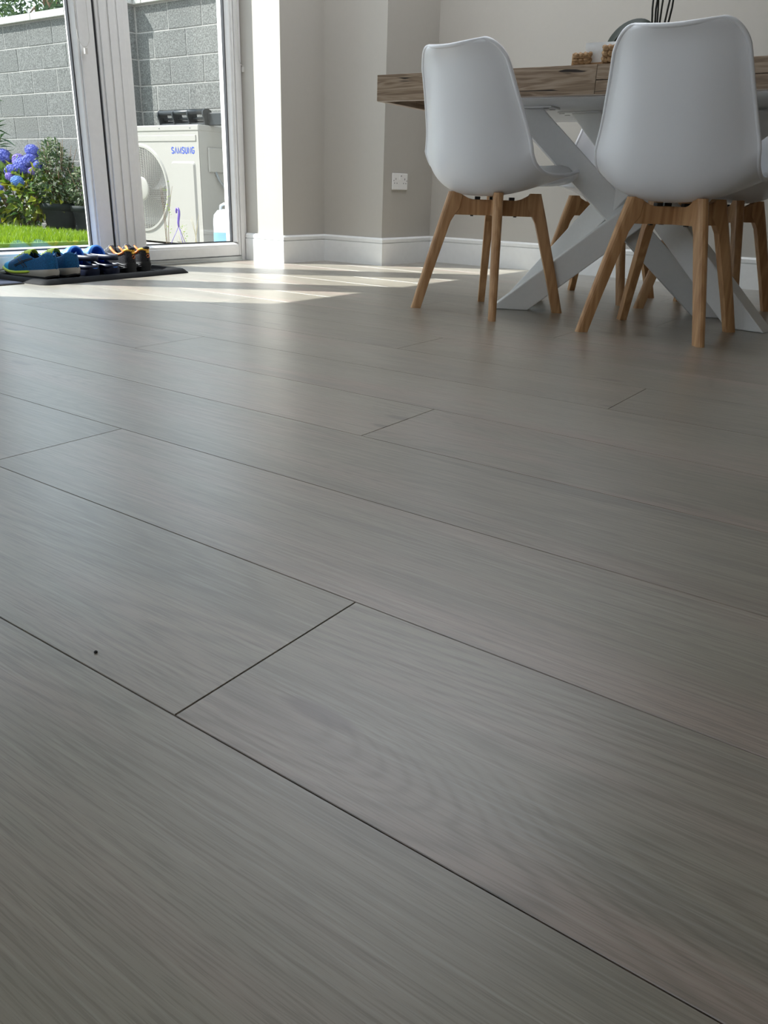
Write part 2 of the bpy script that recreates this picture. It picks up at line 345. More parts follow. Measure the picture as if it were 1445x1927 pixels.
# ------------------------------------------------------------------ floor: long oak boards
PW, PL, Y0 = 0.237, 2.05, 0.3305
fl = MB(); fl.box(-3.40, 2.7, -2.9, 4.30, -0.05, -0.0085)
floor = tag(fl.build('floor', M['sub']), 'pale grey oak laminate floor of long boards', None, kind='structure')
SEAM = {0: -0.425, 1: -1.11, 2: -1.98, 3: -0.775, 4: -1.68, 5: -0.514, 6: -1.19, 7: -0.12, 8: -0.95, 9: -1.62, 10: -0.793, 11: -1.35, 12: -2.1, 13: -1.0, 14: -1.7, 15: -0.6, -1: -1.32, -2: -0.6}
plank_cache = {}
def plank_mesh(L, Wd):
    key = (round(L, 3), round(Wd, 3))
    if key not in plank_cache:
        g, c, d = 0.0006, 0.0004, 0.0006
        mb = MB(); prof = [(g, -0.008), (g, -d), (g + c, 0.0)]
        lo = [(g, g, L - g, Wd - g, -0.008), (g, g, L - g, Wd - g, -d), (g + c, g + c, L - g - c, Wd - g - c, 0)]
        vs = []
        for x0, y0, x1, y1, z in lo: vs += [(x0, y0, z), (x1, y0, z), (x1, y1, z), (x0, y1, z)]
        fs = [(8, 9, 10, 11)] + [(b + i, b + (i + 1) % 4, b + 4 + (i + 1) % 4, b + 4 + i) for b in (0, 4) for i in range(4)]
        mb.add(vs, fs); plank_cache[key] = mb.mesh('plank', M['plank'])
    return plank_cache[key]
for k in range(-9, 17):
    y0 = Y0 + k * PW; y1 = min(y0 + PW, 4.285)
    if y1 - y0 < 0.02: continue
    xa = -3.385 if y0 < 3.45 else (-3.11 if y0 < 3.78 else -2.70); xb = 2.65
    s = SEAM.get(k, random.uniform(-1.9, 0))
    while s > xa: s -= PL
    while s < xb:
        a, b = max(s, xa), min(s + PL, xb)
        if b - a > 0.02: obj('plank', plank_mesh(b - a, y1 - y0), floor, 0, (a, y0, 0))
        s += PL

# ------------------------------------------------------------------ room shell
HT = 2.46
XD, XI, XO = -3.40, -3.122, -3.70            # frame face, inner wall face, outer wall face
def wallobj(name, boxes, mt, label=None):
    mb = MB()
    for b in boxes: mb.box(*b)
    return tag(mb.build(name, mt), label, None, kind='structure')
wallobj('wall_left', [(-3.47, XI, 3.435, 4.75, -0.05, HT), (-3.47, XI, -2.9, -1.30, -0.05, HT), (-3.47, XI, -0.40, 0.90, -0.05, HT), (-3.47, XI, -1.30, -0.40, 2.10, HT), (-3.47, XI, 0.90, 3.435, 2.10, HT)], M['wall'], 'warm grey painted wall with the glazed doors in it')
wallobj('wall_outside', [(XO, -3.47, 3.56, 4.75, -0.4, 2.9), (XO, -3.47, -2.9, -1.30, -0.4, 2.9), (XO, -3.47, -0.40, 0.76, -0.4, 2.9), (XO, -3.47, -1.30, -0.40, 2.20, 2.9), (XO, -3.47, 0.76, 3.56, 2.20, 2.9)], M['render'], 'white pebble-textured outer wall beside the glazed doors')
wallobj('wall_corner', [(XI, -2.705, 3.79, 4.75, -0.05, HT)], M['wall'], 'boxed-out grey wall corner carrying the socket')
wallobj('wall_back', [(-2.705, 2.85, 4.29, 4.75, -0.05, HT)], M['wall'], 'pale grey wall behind the dining table')
wallobj('wall_right', [(2.65, 2.85, -2.9, 4.29, -0.05, HT)], M['bounce'])  # unseen wall, coloured for its warm bounce
wallobj('wall_front', [(-3.47, 2.85, -3.1, -2.9, -0.05, 1.0), (-3.47, -3.2, -3.1, -2.9, 1.0, 2.2), (1.0, 2.85, -3.1, -2.9, 1.0, 2.2), (-3.47, 2.85, -3.1, -2.9, 2.2, HT)], M['bounce'])  # same bounce colour; its opening is added to light the chair backs
# ceiling, with an unseen opal rooflight added to brighten the dining end
RX0, RX1, RY0, RY1 = -3.2, -1.0, 1.9, 4.2
wallobj('ceiling', [(-3.47, RX0, -3.1, 4.75, HT, HT + 0.2), (RX1, 2.85, -3.1, 4.75, HT, HT + 0.2), (RX0, RX1, -3.1, RY0, HT, HT + 0.2), (RX0, RX1, RY1, 4.75, HT, HT + 0.2)], M['ceil'])
rl = empty('fill_rooflight', ((RX0 + RX1) / 2, (RY0 + RY1) / 2, HT), 0, 'unseen opal rooflight added to fill the dining end with light', kind='structure')
for i in range(3):
    xa = RX0 + (RX1 - RX0) * i / 3; xb = RX0 + (RX1 - RX0) * (i + 1) / 3; mb = MB()
    mb.add([(xa + .02 - rl.location.x, RY0 - rl.location.y, .17), (xb - .02 - rl.location.x, RY0 - rl.location.y, .17), (xb - .02 - rl.location.x, RY1 - rl.location.y, .17), (xa + .02 - rl.location.x, RY1 - rl.location.y, .17)], [(0, 1, 2, 3)])
    mb.build('fill_pane', M['opal'], rl)
for i in range(4):
    xa = RX0 + (RX1 - RX0) * i / 3 - rl.location.x; mb = MB(); mb.box(xa - .022, xa + .022, RY0 - rl.location.y, RY1 - rl.location.y, .14, .20); mb.build('fill_glazing_bar', M['upvc'], rl)

# skirting, mitred along the wall line, one object per wall
path = [(XD + 0.005, 3.435), (XI, 3.435), (XI, 3.79), (-2.705, 3.79), (-2.705, 4.29), (2.65, 4.29)]
prof = [(0, 0), (0.018, 0), (0.018, 0.117), (0.011, 0.1178), (0.011, 0.1212), (0.0165, 0.122), (0.017, 0.138), (0.009, 0.146), (0, 0.147)]
def right_of(a, b):
    d = Vector((b[0] - a[0], b[1] - a[1])).normalized(); return Vector((d.y, -d.x))
names = ['baseboard_reveal', 'baseboard_left', 'baseboard_niche', 'baseboard_corner', 'baseboard_back']
for i in range(5):
    a, b = Vector(path[i]), Vector(path[i + 1]); nrm = right_of(a, b)
    pn = right_of(path[i - 1], a) if i else None; nn = right_of(b, path[i + 2]) if i < 4 else None
    rows = []
    for o_, z in prof:
        pa = a + nrm * o_ + (pn * o_ if pn is not None else Vector((0, 0)))
        pb = b + nrm * o_ + (nn * o_ if nn is not None else Vector((0, 0)))
        rows.append([(pa.x, pa.y, z), (pb.x, pb.y, z)])
    mb = MB(); mb.grid(rows, 0, False, False)
    tag(mb.build(names[i], M['skirt']), 'white grooved skirting board', None, kind='structure')

# ------------------------------------------------------------------ glazed doors
fr = empty('trim_1', (XD, 2.0, 0), 0, 'white plastic outer frame around the glazed doors', kind='structure')
def part(name, mt, parent, *boxes, bevel=0.003):
    mb = MB(); L = parent.location
    for b in boxes: mb.box(b[0] - L.x, b[1] - L.x, b[2] - L.y, b[3] - L.y, b[4] - L.z, b[5] - L.z)
    return mb.build(name, mt, parent, bevel)
part('jamb', M['upvc'], fr, (-3.475, -3.40, 3.389, 3.433, 0.0, 2.098))
part('jamb', M['upvc'], fr, (-3.475, -3.40, 0.902, 0.962, 0.0, 2.098))
part('head', M['upvc'], fr, (-3.475, -3.40, 0.964, 3.387, 2.04, 2.098))
part('threshold', M['alu'], fr, (-3.50, -3.395, 0.964, 3.387, -0.02, 0.022), (-3.478, -3.388, 0.964, 3.387, -0.02, 0.008))
tag(part('sill', M['upvc'], fr, (-3.78, -3.50, 0.78, 3.54, -0.07, -0.02)), 'white outside sill under the doors')
def sash(name, y0, y1, gl, gr, label, grooves=()):
    d = empty(name, (-3.43, (y0 + y1) / 2, 0.0), 0, label, kind='structure')
    zb, zt, g0, g1 = 0.026, 2.036, 0.098, 1.985
    part('stile', M['upvc'], d, (-3.47, -3.402, y0, gl - 0.022, zb, zt))
    part('stile', M['upvc'], d, (-3.47, -3.402, gr + 0.022, y1, zb, zt))
    part('rail', M['upvc'], d, (-3.468, -3.404, gl - 0.022, gr + 0.022, zb, g0 - 0.022))
    part('rail', M['upvc'], d, (-3.468, -3.404, gl - 0.022, gr + 0.022, g1 + 0.022, zt))
    def bead(y0_, y1_, z0, z1, edge):
        mb = MB(); xi, xg = -3.409, -3.432; L = d.location
        # sloped glazing bead: higher at the frame, lower at the glass
        if edge in 'lr':
            ya, yb = (y0_, y1_) if edge == 'l' else (y1_, y0_)
            poly = [(xg - L.x, ya - L.y), (xi - L.x, ya - L.y), (xi - L.x, lerp(ya, yb, 0.45) - L.y), (xg - L.x, yb - L.y)]
            mb.prism(poly, z0, z1, 'Z')
        else:
            za, zb_ = (z0, z1) if edge == 'b' else (z1, z0)
            poly = [(xg - L.x, za), (xi - L.x, za), (xi - L.x, lerp(za, zb_, 0.45)), (xg - L.x, zb_)]
            vs = [(x, y0_ - L.y, z) for x, z in poly] + [(x, y1_ - L.y, z) for x, z in poly]
            mb.add(vs, [(0, 1, 2, 3), (7, 6, 5, 4)] + [(i, 4 + i, 4 + (i + 1) % 4, (i + 1) % 4) for i in range(4)])
        mb.build('glazing_bead', M['upvc'], d, 0.001)
    bead(gl - 0.022, gl, g0, g1, 'l'); bead(gr, gr + 0.022, g0, g1, 'r'); bead(gl - 0.022, gr + 0.022, g0 - 0.022, g0, 'b'); bead(gl - 0.022, gr + 0.022, g1, g1 + 0.022, 't')
    part('gasket', M['gasket'], d, (-3.436, -3.431, gl - 0.004, gl + 0.005, g0, g1), (-3.436, -3.431, gr - 0.005, gr + 0.004, g0, g1), (-3.436, -3.431, gl, gr, g0 - 0.004, g0 + 0.005), (-3.436, -3.431, gl, gr, g1 - 0.005, g1 + 0.004), (-3.454, -3.436, gl - 0.006, gl + 0.0005, g0 - 0.006, g1 + 0.006), (-3.454, -3.436, gr - 0.0005, gr + 0.006, g0 - 0.006, g1 + 0.006), bevel=0)
    part('glass', M['glass'], d, (-3.445, -3.441, gl, gr, g0, g1), bevel=0)
    # outer beads
    part('outer_bead', M['upvc'], d, (-3.468, -3.452, gl - 0.022, gl - 0.004, g0, g1), (-3.468, -3.452, gr + 0.004, gr + 0.022, g0, g1), (-3.468, -3.452, gl - 0.022, gr + 0.022, g0 - 0.022, g0 - 0.004), bevel=0)
    return d
d1 = sash('door_1', 2.541, 3.385, 2.738, 3.351, 'right-hand white framed glazed door looking onto the heat pump')
mb = MB()
for ya, yb, xx in ((2.556, 2.592, -3.394), (2.606, 2.640, -3.396), (2.654, 2.690, -3.398)):
    mb.box(-3.402 + 3.43, xx + 3.43, ya - d1.location.y, yb - d1.location.y, 0.03, 2.03)
tag(mb.build('cover_strip', M['upvc'], d1, 0.002), 'ribbed meeting strip')
d2 = sash('door_2', 1.745, 2.526, 1.885, 2.426, 'middle white framed glazed door behind the blue running shoes')
d3 = sash('door_3', 0.966, 1.722, 1.07, 1.61, 'third glazed door, left of the running shoes')
for y in (2.5335, 1.7335):
    tag(part('seal', M['gasket'], fr, (-3.46, -3.41, y - 0.009, y + 0.009, 0.026, 2.036), bevel=0), 'black rubber meeting seal')

w1 = empty('fill_window', (-3.44, -0.85, 0), 0, 'unseen tall glazed opening added in the left wall to brighten the room', kind='structure')  # added out of frame to let more daylight onto floor and chairs
for ya, yb in ((-1.3, -1.23), (-0.885, -0.815), (-0.47, -0.40)): part('stile', M['upvc'], w1, (-3.47, -3.40, ya, yb, 0.0, 2.10))
part('rail', M['upvc'], w1, (-3.47, -3.40, -1.23, -0.47, 0.0, 0.08)); part('rail', M['upvc'], w1, (-3.47, -3.40, -1.23, -0.47, 2.03, 2.10))
for ya, yb in ((-1.23, -0.885), (-0.815, -0.47)): part('glass', M['glass'], w1, (-3.44, -3.436, ya, yb, 0.08, 2.03), bevel=0)

# ------------------------------------------------------------------ outside ground and wall
GZ = -0.13
wallobj('trim_2', [(-13, XO, -7, 5.69, -0.5, GZ)], M['paving'], 'pale paved ground outside the doors')
tp = MB(); tp.box(-11.0, -6.42, 3.2, 5.02, GZ, GZ + 0.03)
lawn = tag(tp.build('lawn', M['turf']), 'bright green strip of lawn outside in front of the hydrangea', 'lawn')
gb = MB(); rg = random.Random(3)
for i in range(19000):
    x = rg.uniform(-9.4, -6.44); y = rg.uniform(3.22, 5.0); h = rg.uniform(0.03, 0.07); a = rg.uniform(0, 6.28); w = rg.uniform(0.002, 0.004)
    dx, dy = math.cos(a), math.sin(a); lx, ly = rg.uniform(-.03, .03), rg.uniform(-.03, .03); z = GZ + 0.028
    gb.add([(x - dx * w, y - dy * w, z), (x + dx * w, y + dy * w, z), (x + dx * w * .6 + lx * .4, y + dy * w * .6 + ly * .4, z + h * .6), (x - dx * w * .6 + lx * .4, y - dy * w * .6 + ly * .4, z + h * .6), (x + lx, y + ly, z + h)], [(0, 1, 2, 3), (3, 2, 4)])
tag(gb.build('grass_blades', M['blade'], lawn), kind='stuff')

YW = 5.72
bw = MB(); bw.box(-12.5, -3.75, YW + 0.004, YW + 0.21, -0.5, 1.955); bw.box(-7.197, -7.057, YW - 0.127, YW + 0.02, -0.4, 1.955)
gw = tag(bw.build('wall_garden', M['mortar']), 'grey concrete block garden wall outside', None, kind='structure')
BL, BH, PITCHX, PITCHZ = 0.444, 0.215, 0.4535, 0.2255
bmesh_cache = {}
def block_mesh(L, D, Hh=BH):
    k = (round(L, 3), round(D, 3), Hh)
    if k not in bmesh_cache:
        mb = MB(); e = 0.003; vs = []
        for ins, y in ((0, D), (0, e), (e, 0)):
            vs += [(ins, y, ins), (L - ins, y, ins), (L - ins, y, Hh - ins), (ins, y, Hh - ins)]
        fs = [(8, 9, 10, 11)] + [(b + i, b + (i + 1) % 4, b + 4 + (i + 1) % 4, b + 4 + i) for b in (0, 4) for i in range(4)]
        mb.add(vs, fs); bmesh_cache[k] = mb.mesh('block', M['block'])
    return bmesh_cache[k]
rb = random.Random(5)
ztop = 1.952
for c in range(10):
    z = ztop - PITCHZ * (c + 1) + 0.005
    # left of pier and right of pier (the pier stands 12 cm proud)
    for (xs, xe, ph) in ((-11.5, -7.205, (-8.86 if c % 2 == 0 else -8.64)), (-7.055, -4.6, (-6.59 if c % 2 == 0 else -6.81))):
        k0 = math.floor((xs - ph) / PITCHX)
        x = ph + k0 * PITCHX
        while x < xe:
            a, b = max(x, xs), min(x + BL, xe)
            if b - a > 0.03: obj('block', block_mesh(b - a, 0.05), gw, 0, (a, YW + rb.uniform(-.0015, .0015), z))
            x += PITCHX
    obj('block', block_mesh(0.138, 0.05), gw, 0, (-7.199, YW - 0.1305, z))
    o = obj('block', block_mesh(0.10, 0.05), gw, 0, (-7.053, YW - 0.108, z)); o.rotation_euler = (0, 0, R(90))
x = -12.3
while x < -4:
    mb = MB(); mb.prism([(YW - 0.045, 1.957), (YW - 0.045, 2.022), (YW + 0.1, 2.04), (YW + 0.25, 2.022), (YW + 0.25, 1.957)], 0, 0.594, 'X')
    # pier course keeps the same coping line
    obj('coping_stone', mb.mesh('coping_stone', M['coping']), gw, 0.004, (x, 0, 0)); x += 0.60
mb = MB(); mb.prism([(YW - 0.165, 1.957), (YW - 0.165, 2.022), (YW - 0.05, 2.024), (YW - 0.05, 1.957)], -7.24, -7.02, 'X'); mb.build('coping_stone', M['coping'], gw, 0.004)

# ------------------------------------------------------------------ heat pump
HX, HY, HW, HD, HB, HTOP = -5.67, 5.18, 0.95, 0.34, -0.122, 0.876
hp = empty('heat_pump', (HX - HW / 2, HY, GZ), 0, 'cream outdoor heat pump with round fan grille and blue lettering', 'heat pump')
def hpart(name, mt, *bx, bevel=0.004):
    return part(name, mt, hp, *bx, bevel=bevel)
# front panel with a round opening for the fan
FCX, FCZ, FR = HX - 0.835 + 0.03, 0.345, 0.385
def plate_with_hole(x0, x1, z0, z1, cx, cz, r, n=64):
    mb = MB(); L = hp.location; inner = []; outer = []
    for k in range(n):
        th = 2 * math.pi * k / n; c, s = math.cos(th), math.sin(th)
        inner.append((cx + r * c, cz + r * s))
        t = min(((x1 - cx) / c if c > 1e-6 else (x0 - cx) / c if c < -1e-6 else 9e9), ((z1 - cz) / s if s > 1e-6 else (z0 - cz) / s if s < -1e-6 else 9e9))
        outer.append((cx + t * c, cz + t * s))
    cs = [(x0, z0), (x1, z0), (x1, z1), (x0, z1)]
    for c_ in cs:      # snap nearest outer vertex onto each corner
        j = min(range(n), key=lambda q: (outer[q][0] - c_[0]) ** 2 + (outer[q][1] - c_[1]) ** 2); outer[j] = c_
    rows = [[(x - L.x, HY - L.y, z - L.z) for x, z in outer], [(x - L.x, HY - L.y, z - L.z) for x, z in inner],
            [(cx + (x - cx) * .97 - L.x, HY - .012 - L.y, cz + (z - cz) * .97 - L.z) for x, z in inner], [(cx + (x - cx) * .925 - L.x, HY - .012 - L.y, cz + (z - cz) * .925 - L.z) for x, z in inner], [(cx + (x - cx) * .915 - L.x, HY + .03 - L.y, cz + (z - cz) * .915 - L.z) for x, z in inner]]
    mb.grid(rows, 0, True, False, True); return mb
x0 = HX - 1.21
hp.location.x = (x0 + HX) / 2
plate_with_hole(x0, HX, HB, HTOP - 0.046, FCX, FCZ, FR).build('front_panel', M['hp'], hp)
hpart('casing', M['hp'], (x0, HX, HY + 0.03 + 0.27, HY + 0.31, HB, HTOP - 0.02), (HX - 0.004, HX, HY, HY + 0.33, HB, HTOP - .03), (x0, x0 + .004, HY, HY + .33, HB, HTOP - .03), (x0, HX, HY, HY + .33, HB, HB + .01), bevel=0)
hpart('top_panel', M['hp'], (x0 - 0.004, HX + 0.004, HY - 0.006, HY + 0.345, HTOP - 0.05, HTOP), bevel=0.008)
hpart('foot', M['hp'], (HX - .25, HX - .17, HY - .02, HY + .36, GZ, HB)); hpart('foot', M['hp'], (x0 + .2, x0 + .28, HY - .02, HY + .36, GZ, HB))
hpart('trim_band', M['hp'], (x0 + 0.02, HX - 0.035, HY - 0.006, HY + 0.001, 0.745, 0.795), bevel=0.004)
# raised panel to the right of the fan
rp = [(HX - 0.405 + 0.02, 0), (HX - 0.405, 0.02), ]
mb = MB(); L = hp.location
def rrect(xa, xb, za, zb, r, n=5):
    out = []
    for cx, cz, a0 in ((xb - r, zb - r, 0), (xa + r, zb - r, 90), (xa + r, za + r, 180), (xb - r, za + r, 270)):
        for k in range(n + 1): th = R(a0 + 90 * k / n); out.append((cx + r * math.cos(th), cz + r * math.sin(th)))
    return out
oa = rrect(HX - 0.375, HX - 0.055, HB + 0.01, 0.585, 0.03); ib = rrect(HX - 0.36, HX - 0.075, HB + 0.025, 0.568, 0.022)
n_ = len(oa)
rows = [[(x - L.x, HY + .002 - L.y, z - L.z) for x, z in oa], [(x - L.x, HY - .014 - L.y, z - L.z) for x, z in ib]]
mb.grid(rows, 0, True, False, True); mb.add(rows[1], [tuple(range(n_))]); mb.build('raised_panel', M['hp'], hp)
# grille: concentric rings and staggered spokes
mb = MB()
nr = 24
for k in range(nr):
    rr_ = lerp(0.105, 0.352, k / (nr - 1)); pts = [(FCX - L.x + rr_ * math.cos(t * 2 * math.pi / 56), HY - .008 - L.y, FCZ - L.z + rr_ * math.sin(t * 2 * math.pi / 56)) for t in range(56)]
    mb.tube(pts, 0.0022, 5, 0, False, True)
for k in range(nr - 1):
    ra, rc = lerp(0.105, 0.352, k / (nr - 1)), lerp(0.105, 0.352, (k + 1) / (nr - 1)); ns = 18 + 2 * k
    for q in range(ns):
        th = 2 * math.pi * (q + 0.5 * (k % 2)) / ns
        mb.tube([(FCX - L.x + r_ * math.cos(th), HY - .007 - L.y, FCZ - L.z + r_ * math.sin(th)) for r_ in (ra, rc)], 0.0024, 4, 0, False)
mb.build('fan_grille', M['hp'], hp)
mb = MB(); Mx = Matrix.Translation((FCX - L.x, HY - .004 - L.y, FCZ - L.z)) @ Matrix.Rotation(R(90), 4, 'X')
mb.lathe([(0.106, -0.004), (0.106, 0.004), (0.09, 0.009), (0.05, 0.012), (0.0005, 0.013)], 32, 0, Mx); mb.build('hub_cap', M['hp'], hp)
mb = MB(); mb.lathe([(FR * .915, 0), (FR * .915, -0.25), (0.0005, -0.25)], 48, 0, Matrix.Translation((FCX - L.x, HY + .02 - L.y, FCZ - L.z)) @ Matrix.Rotation(R(90), 4, 'X')); mb.build('fan_shroud', M['hpd'], hp)
for k in range(3):
    mb = MB(); rows = []
    for i in range(7):
        rr_ = lerp(0.06, 0.32, i / 6); row = []
        for j in range(6):
            th = R(120 * k) + lerp(-0.1, 0.9, j / 5) + 0.25 * i / 6; row.append((FCX - L.x + rr_ * math.cos(th), HY - L.y + lerp(0.05, 0.17, j / 5), FCZ - L.z + rr_ * math.sin(th)))
        rows.append(row)
    mb.grid(rows); mb.build('fan_blade', M['cable'], hp)
def arcp(cx, cz, rx, rz, a0, a1, n=8): return [(cx + rx * math.cos(R(a0 + (a1 - a0) * k / n)), cz + rz * math.sin(R(a0 + (a1 - a0) * k / n))) for k in range(n + 1)]
GL = {'S': (.6, [arcp(.30, .74, .24, .22, 20, 180) + arcp(.30, .74, .24, .22, 180, 250, 4) + arcp(.30, .26, .24, .22, 70, 0, 4) + arcp(.30, .26, .24, .22, 0, -160)]),
      'A': (.66, [[(.04, .02), (.33, .96), (.62, .02)]]), 'M': (.8, [[(.08, .02), (.08, .96), (.40, .10), (.72, .96), (.72, .02)]]),
      'U': (.64, [[(.08, .98), (.08, .28)] + arcp(.32, .28, .24, .24, 180, 360) + [(.56, .28), (.56, .98)]]), 'N': (.66, [[(.08, .02), (.08, .96), (.58, .04), (.58, .98)]]),
      'G': (.68, [arcp(.34, .70, .26, .26, 25, 180) + arcp(.34, .30, .26, .26, 180, 360) + [(.60, .48), (.36, .48)]])}
word = 'SAMSUNG'; tot = sum(GL[c][0] for c in word) + .14 * (len(word) - 1); cur = 0
lx0, lx1, lz0, lz1 = HX - 0.36, HX - 0.062, 0.646, 0.698
for ci, c_ in enumerate(word):
    wd_, strokes = GL[c_]; mb = MB(); sw = .088
    for st in strokes:
        st = [Vector((x_, z_)) for x_, z_ in st]
        L_, R_ = [], []
        for i, p in enumerate(st):
            d0 = (p - st[i - 1]).normalized() if i else (st[1] - p).normalized(); d1 = (st[i + 1] - p).normalized() if i < len(st) - 1 else d0
            nrm = Vector((-(d0 + d1).y, (d0 + d1).x)); nrm = nrm.normalized() if nrm.length > 1e-3 else Vector((-d0.y, d0.x)); k = min(1.25, 1 / max(.35, nrm.dot(Vector((-d0.y, d0.x)))))
            L_.append(p + nrm * sw * k); R_.append(p - nrm * sw * k)
        def P3(q, dy): return (lerp(lx0, lx1, (cur + q.x) / tot) - L.x, HY - dy - L.y, lerp(lz0, lz1, q.y) - L.z)
        rows = [[P3(q, .0002) for q in L_], [P3(q, .0014) for q in L_], [P3(q, .0014) for q in R_], [P3(q, .0002) for q in R_]]
        mb.grid(rows, 0, False, False)
    tag(mb.build('letter', M['blue'], hp), 'blue capital letter of the maker word'); cur += wd_ + .14
# side: service cover and cable
hpart('service_cover', M['hp'], (HX - .001, HX + 0.02, HY + 0.09, HY + 0.31, 0.50, 0.70), bevel=0.008)
hpart('cover_grip', M['hp'], (HX + 0.018, HX + 0.0205, HY + 0.14, HY + 0.26, 0.655, 0.685), bevel=0)
mb = MB(); mb.tube([(HX + .01 - L.x, HY + .17 - L.y, .505 - L.z), (HX + .03 - L.x, HY + .19 - L.y, .44 - L.z), (HX + .04 - L.x, HY + .26 - L.y, .36 - L.z), (HX + .04 - L.x, HY + .36 - L.y, .30 - L.z)], 0.011, 8); mb.build('cable', M['cable'], hp)
for x_ in (HX - .5, HX - .1):
    mb = MB(); mb.lathe([(0.006, 0), (0.005, .003), (0.0005, .004)], 10, 0, Matrix.Translation((x_ - L.x, HY - .006 - L.y, HTOP - .025 - L.z)) @ Matrix.Rotation(R(90), 4, 'X'))
    mb.build('screw', M['cable'], hp)

# dark plastic rack on the heat pump
rk = empty('plastic_rack', (HX - 0.31, HY + 0.13, HTOP), 0, 'charcoal plastic rack with three open bays lying on the heat pump', 'rack')
mb = MB()
def sideprof(s=1.0): return [(-0.03, 0.0), (0.05, 0.0), (0.06, 0.07), (0.045, 0.118), (0.015, 0.132), (-0.03, 0.13), (-0.055, 0.112), (-0.058, 0.085)]
for i, x_ in enumerate((-0.295, -0.10, 0.095, 0.29)):
    mb = MB(); mb.prism(sideprof(), x_ - 0.008, x_ + 0.008, 'X'); mb.build('end_plate' if i in (0, 3) else 'divider', M['rack'], rk, 0.003)
mb = MB(); mb.tube([(-.295, -.03, .105), (.29, -.03, .105)], 0.021, 12); mb.build('front_roll', M['rack'], rk)
mb = MB(); mb.box(-.29, .285, .03, .05, .01, .045); mb.box(-.29, .285, -.03, .05, .004, .02); mb.tube([(-.29, .01, .058), (.285, .01, .058)], 0.012, 10); mb.build('tray', M['rack'], rk, 0.002)
mb = MB(); mb.box(.30, .62, .0, .05, 0.0, .10); mb.build('side_bar', M['rack'], rk, 0.006)

# water jug beside the heat pump
jg = empty('water_jug', (-5.03, 4.88, GZ), R(20), 'white plastic jug with a blue band beside the heat pump', 'jug')
def jug_rows(zs):
    rows = []
    for z, sx_, sy_ in zs: rows.append([(sx_ * math.copysign(abs(math.cos(t)) ** .55, math.cos(t)), sy_ * math.copysign(abs(math.sin(t)) ** .55, math.sin(t)), z) for t in [2 * math.pi * k / 28 for k in range(28)]])
    return rows
mb = MB(); mb.grid(jug_rows([(0, .10, .07), (.005, .125, .085), (.25, .125, .085), (.30, .118, .08), (.335, .09, .06), (.345, .05, .03), (.345, .001, .001)]), 0, True); mb.build('body', M['jug'], jg)
mb = MB(); mb.grid(jug_rows([(.03, .1265, .0865), (.165, .1265, .0865)]), 0, True); tag(mb.build('band', M['fluid'], jg), 'pale blue band')
mb = MB(); mb.lathe([(.026, .34), (.026, .375), (.02, .38), (.0005, .38)], 16, 0, Matrix.Translation((.05, 0, 0))); mb.build('cap', M['cable'], jg)
mb = MB(); mb.tube([(-.075, 0, .325), (-.07, 0, .37), (-.04, 0, .385), (0, 0, .375), (.02, 0, .345)], 0.012, 8); mb.build('handle', M['jug'], jg)

# hanging basket hook standing up in front of the fan, with its pot
hk = empty('hanging_pot', (-5.42, 4.68, GZ), 0, 'purple hanging-pot hook and wires standing before the fan grille', 'hanging pot')
mb = MB(); mb.tube([(0, 0, .245)] + [(0.012 * math.sin(t) * 1.3 - .004, 0, .245 + .055 + .028 * -math.cos(t)) for t in [k * .35 for k in range(11)]] + [(-.016, 0, .335)], 0.0075, 8)
mb = MB(); mb.tube([(0, 0, .195), (-.004, 0, .225), (.004, 0, .26), (.012, 0, .29), (.014, 0, .318), (.004, 0, .338), (-.012, 0, .337), (-.020, 0, .318), (-.018, 0, .30)], [.007, .009, .010, .010, .009, .009, .009, .008, .006], 8); mb.build('hook', M['purple'], hk)
for a in range(3):
    mb = MB(); th = R(100 + a * 120); mb.tube([(0, 0, .20), (.095 * math.cos(th), .095 * math.sin(th), .015)], 0.0025, 5); mb.build('wire', M['purple'], hk)
mb = MB(); mb.lathe([(.0005, -.0), (.07, 0.0), (.10, .045), (.104, .045), (.104, .03)], 20); mb.build('bowl', M['purple'], hk)
def weed(name, loc, n, hh, label, seed, mt, leafy=True):
    e = empty(name, loc, 0, label, 'weed'); r_ = random.Random(seed)
    mb = MB()
    for i in range(n):
        a = r_.uniform(0, 6.28); l = r_.uniform(.02, .07); h = hh * r_.uniform(.6, 1); p0 = Vector((r_.uniform(-.03, .03), r_.uniform(-.02, .02), 0)); pts = [p0 + Vector((math.cos(a) * l * t * t, math.sin(a) * l * t * t, h * t)) for t in (0, .3, .6, .85, 1)]
        mb.tube(pts, [.003, .0028, .0022, .0016, .001], 5)
    mb.build('stalk', mt, e)
    if leafy:
        mb = MB()
        for i in range(34):
            z = r_.uniform(.1, 1) * hh; a = r_.uniform(0, 6.28); s = r_.uniform(.012, .026); p0 = Vector((math.cos(a) * .02, math.sin(a) * .02, z)); d = Vector((math.cos(a), math.sin(a), .5)).normalized(); w_ = d.cross(Vector((0, 0, 1))).normalized() * s * .35
            mb.add([p0, p0 + d * s * .5 + w_, p0 + d * s, p0 + d * s * .5 - w_], [(0, 1, 2, 3)])
        tag(mb.build('leaves', M['blade'], e), kind='stuff')
weed('tall_weed', (-5.83, 4.92, GZ), 3, 0.56, 'thin green and reddish weed growing against the fan grille', 1, M['stem'])
weed('dry_weed', (-5.33, 4.78, GZ), 4, 0.36, 'dry straw-coloured stalk right of the purple hook', 2, M['dry'], False)
weed('small_weed', (-5.50, 4.80, GZ), 3, 0.20, 'small weed low beside the purple hook', 4, M['dry'], True)

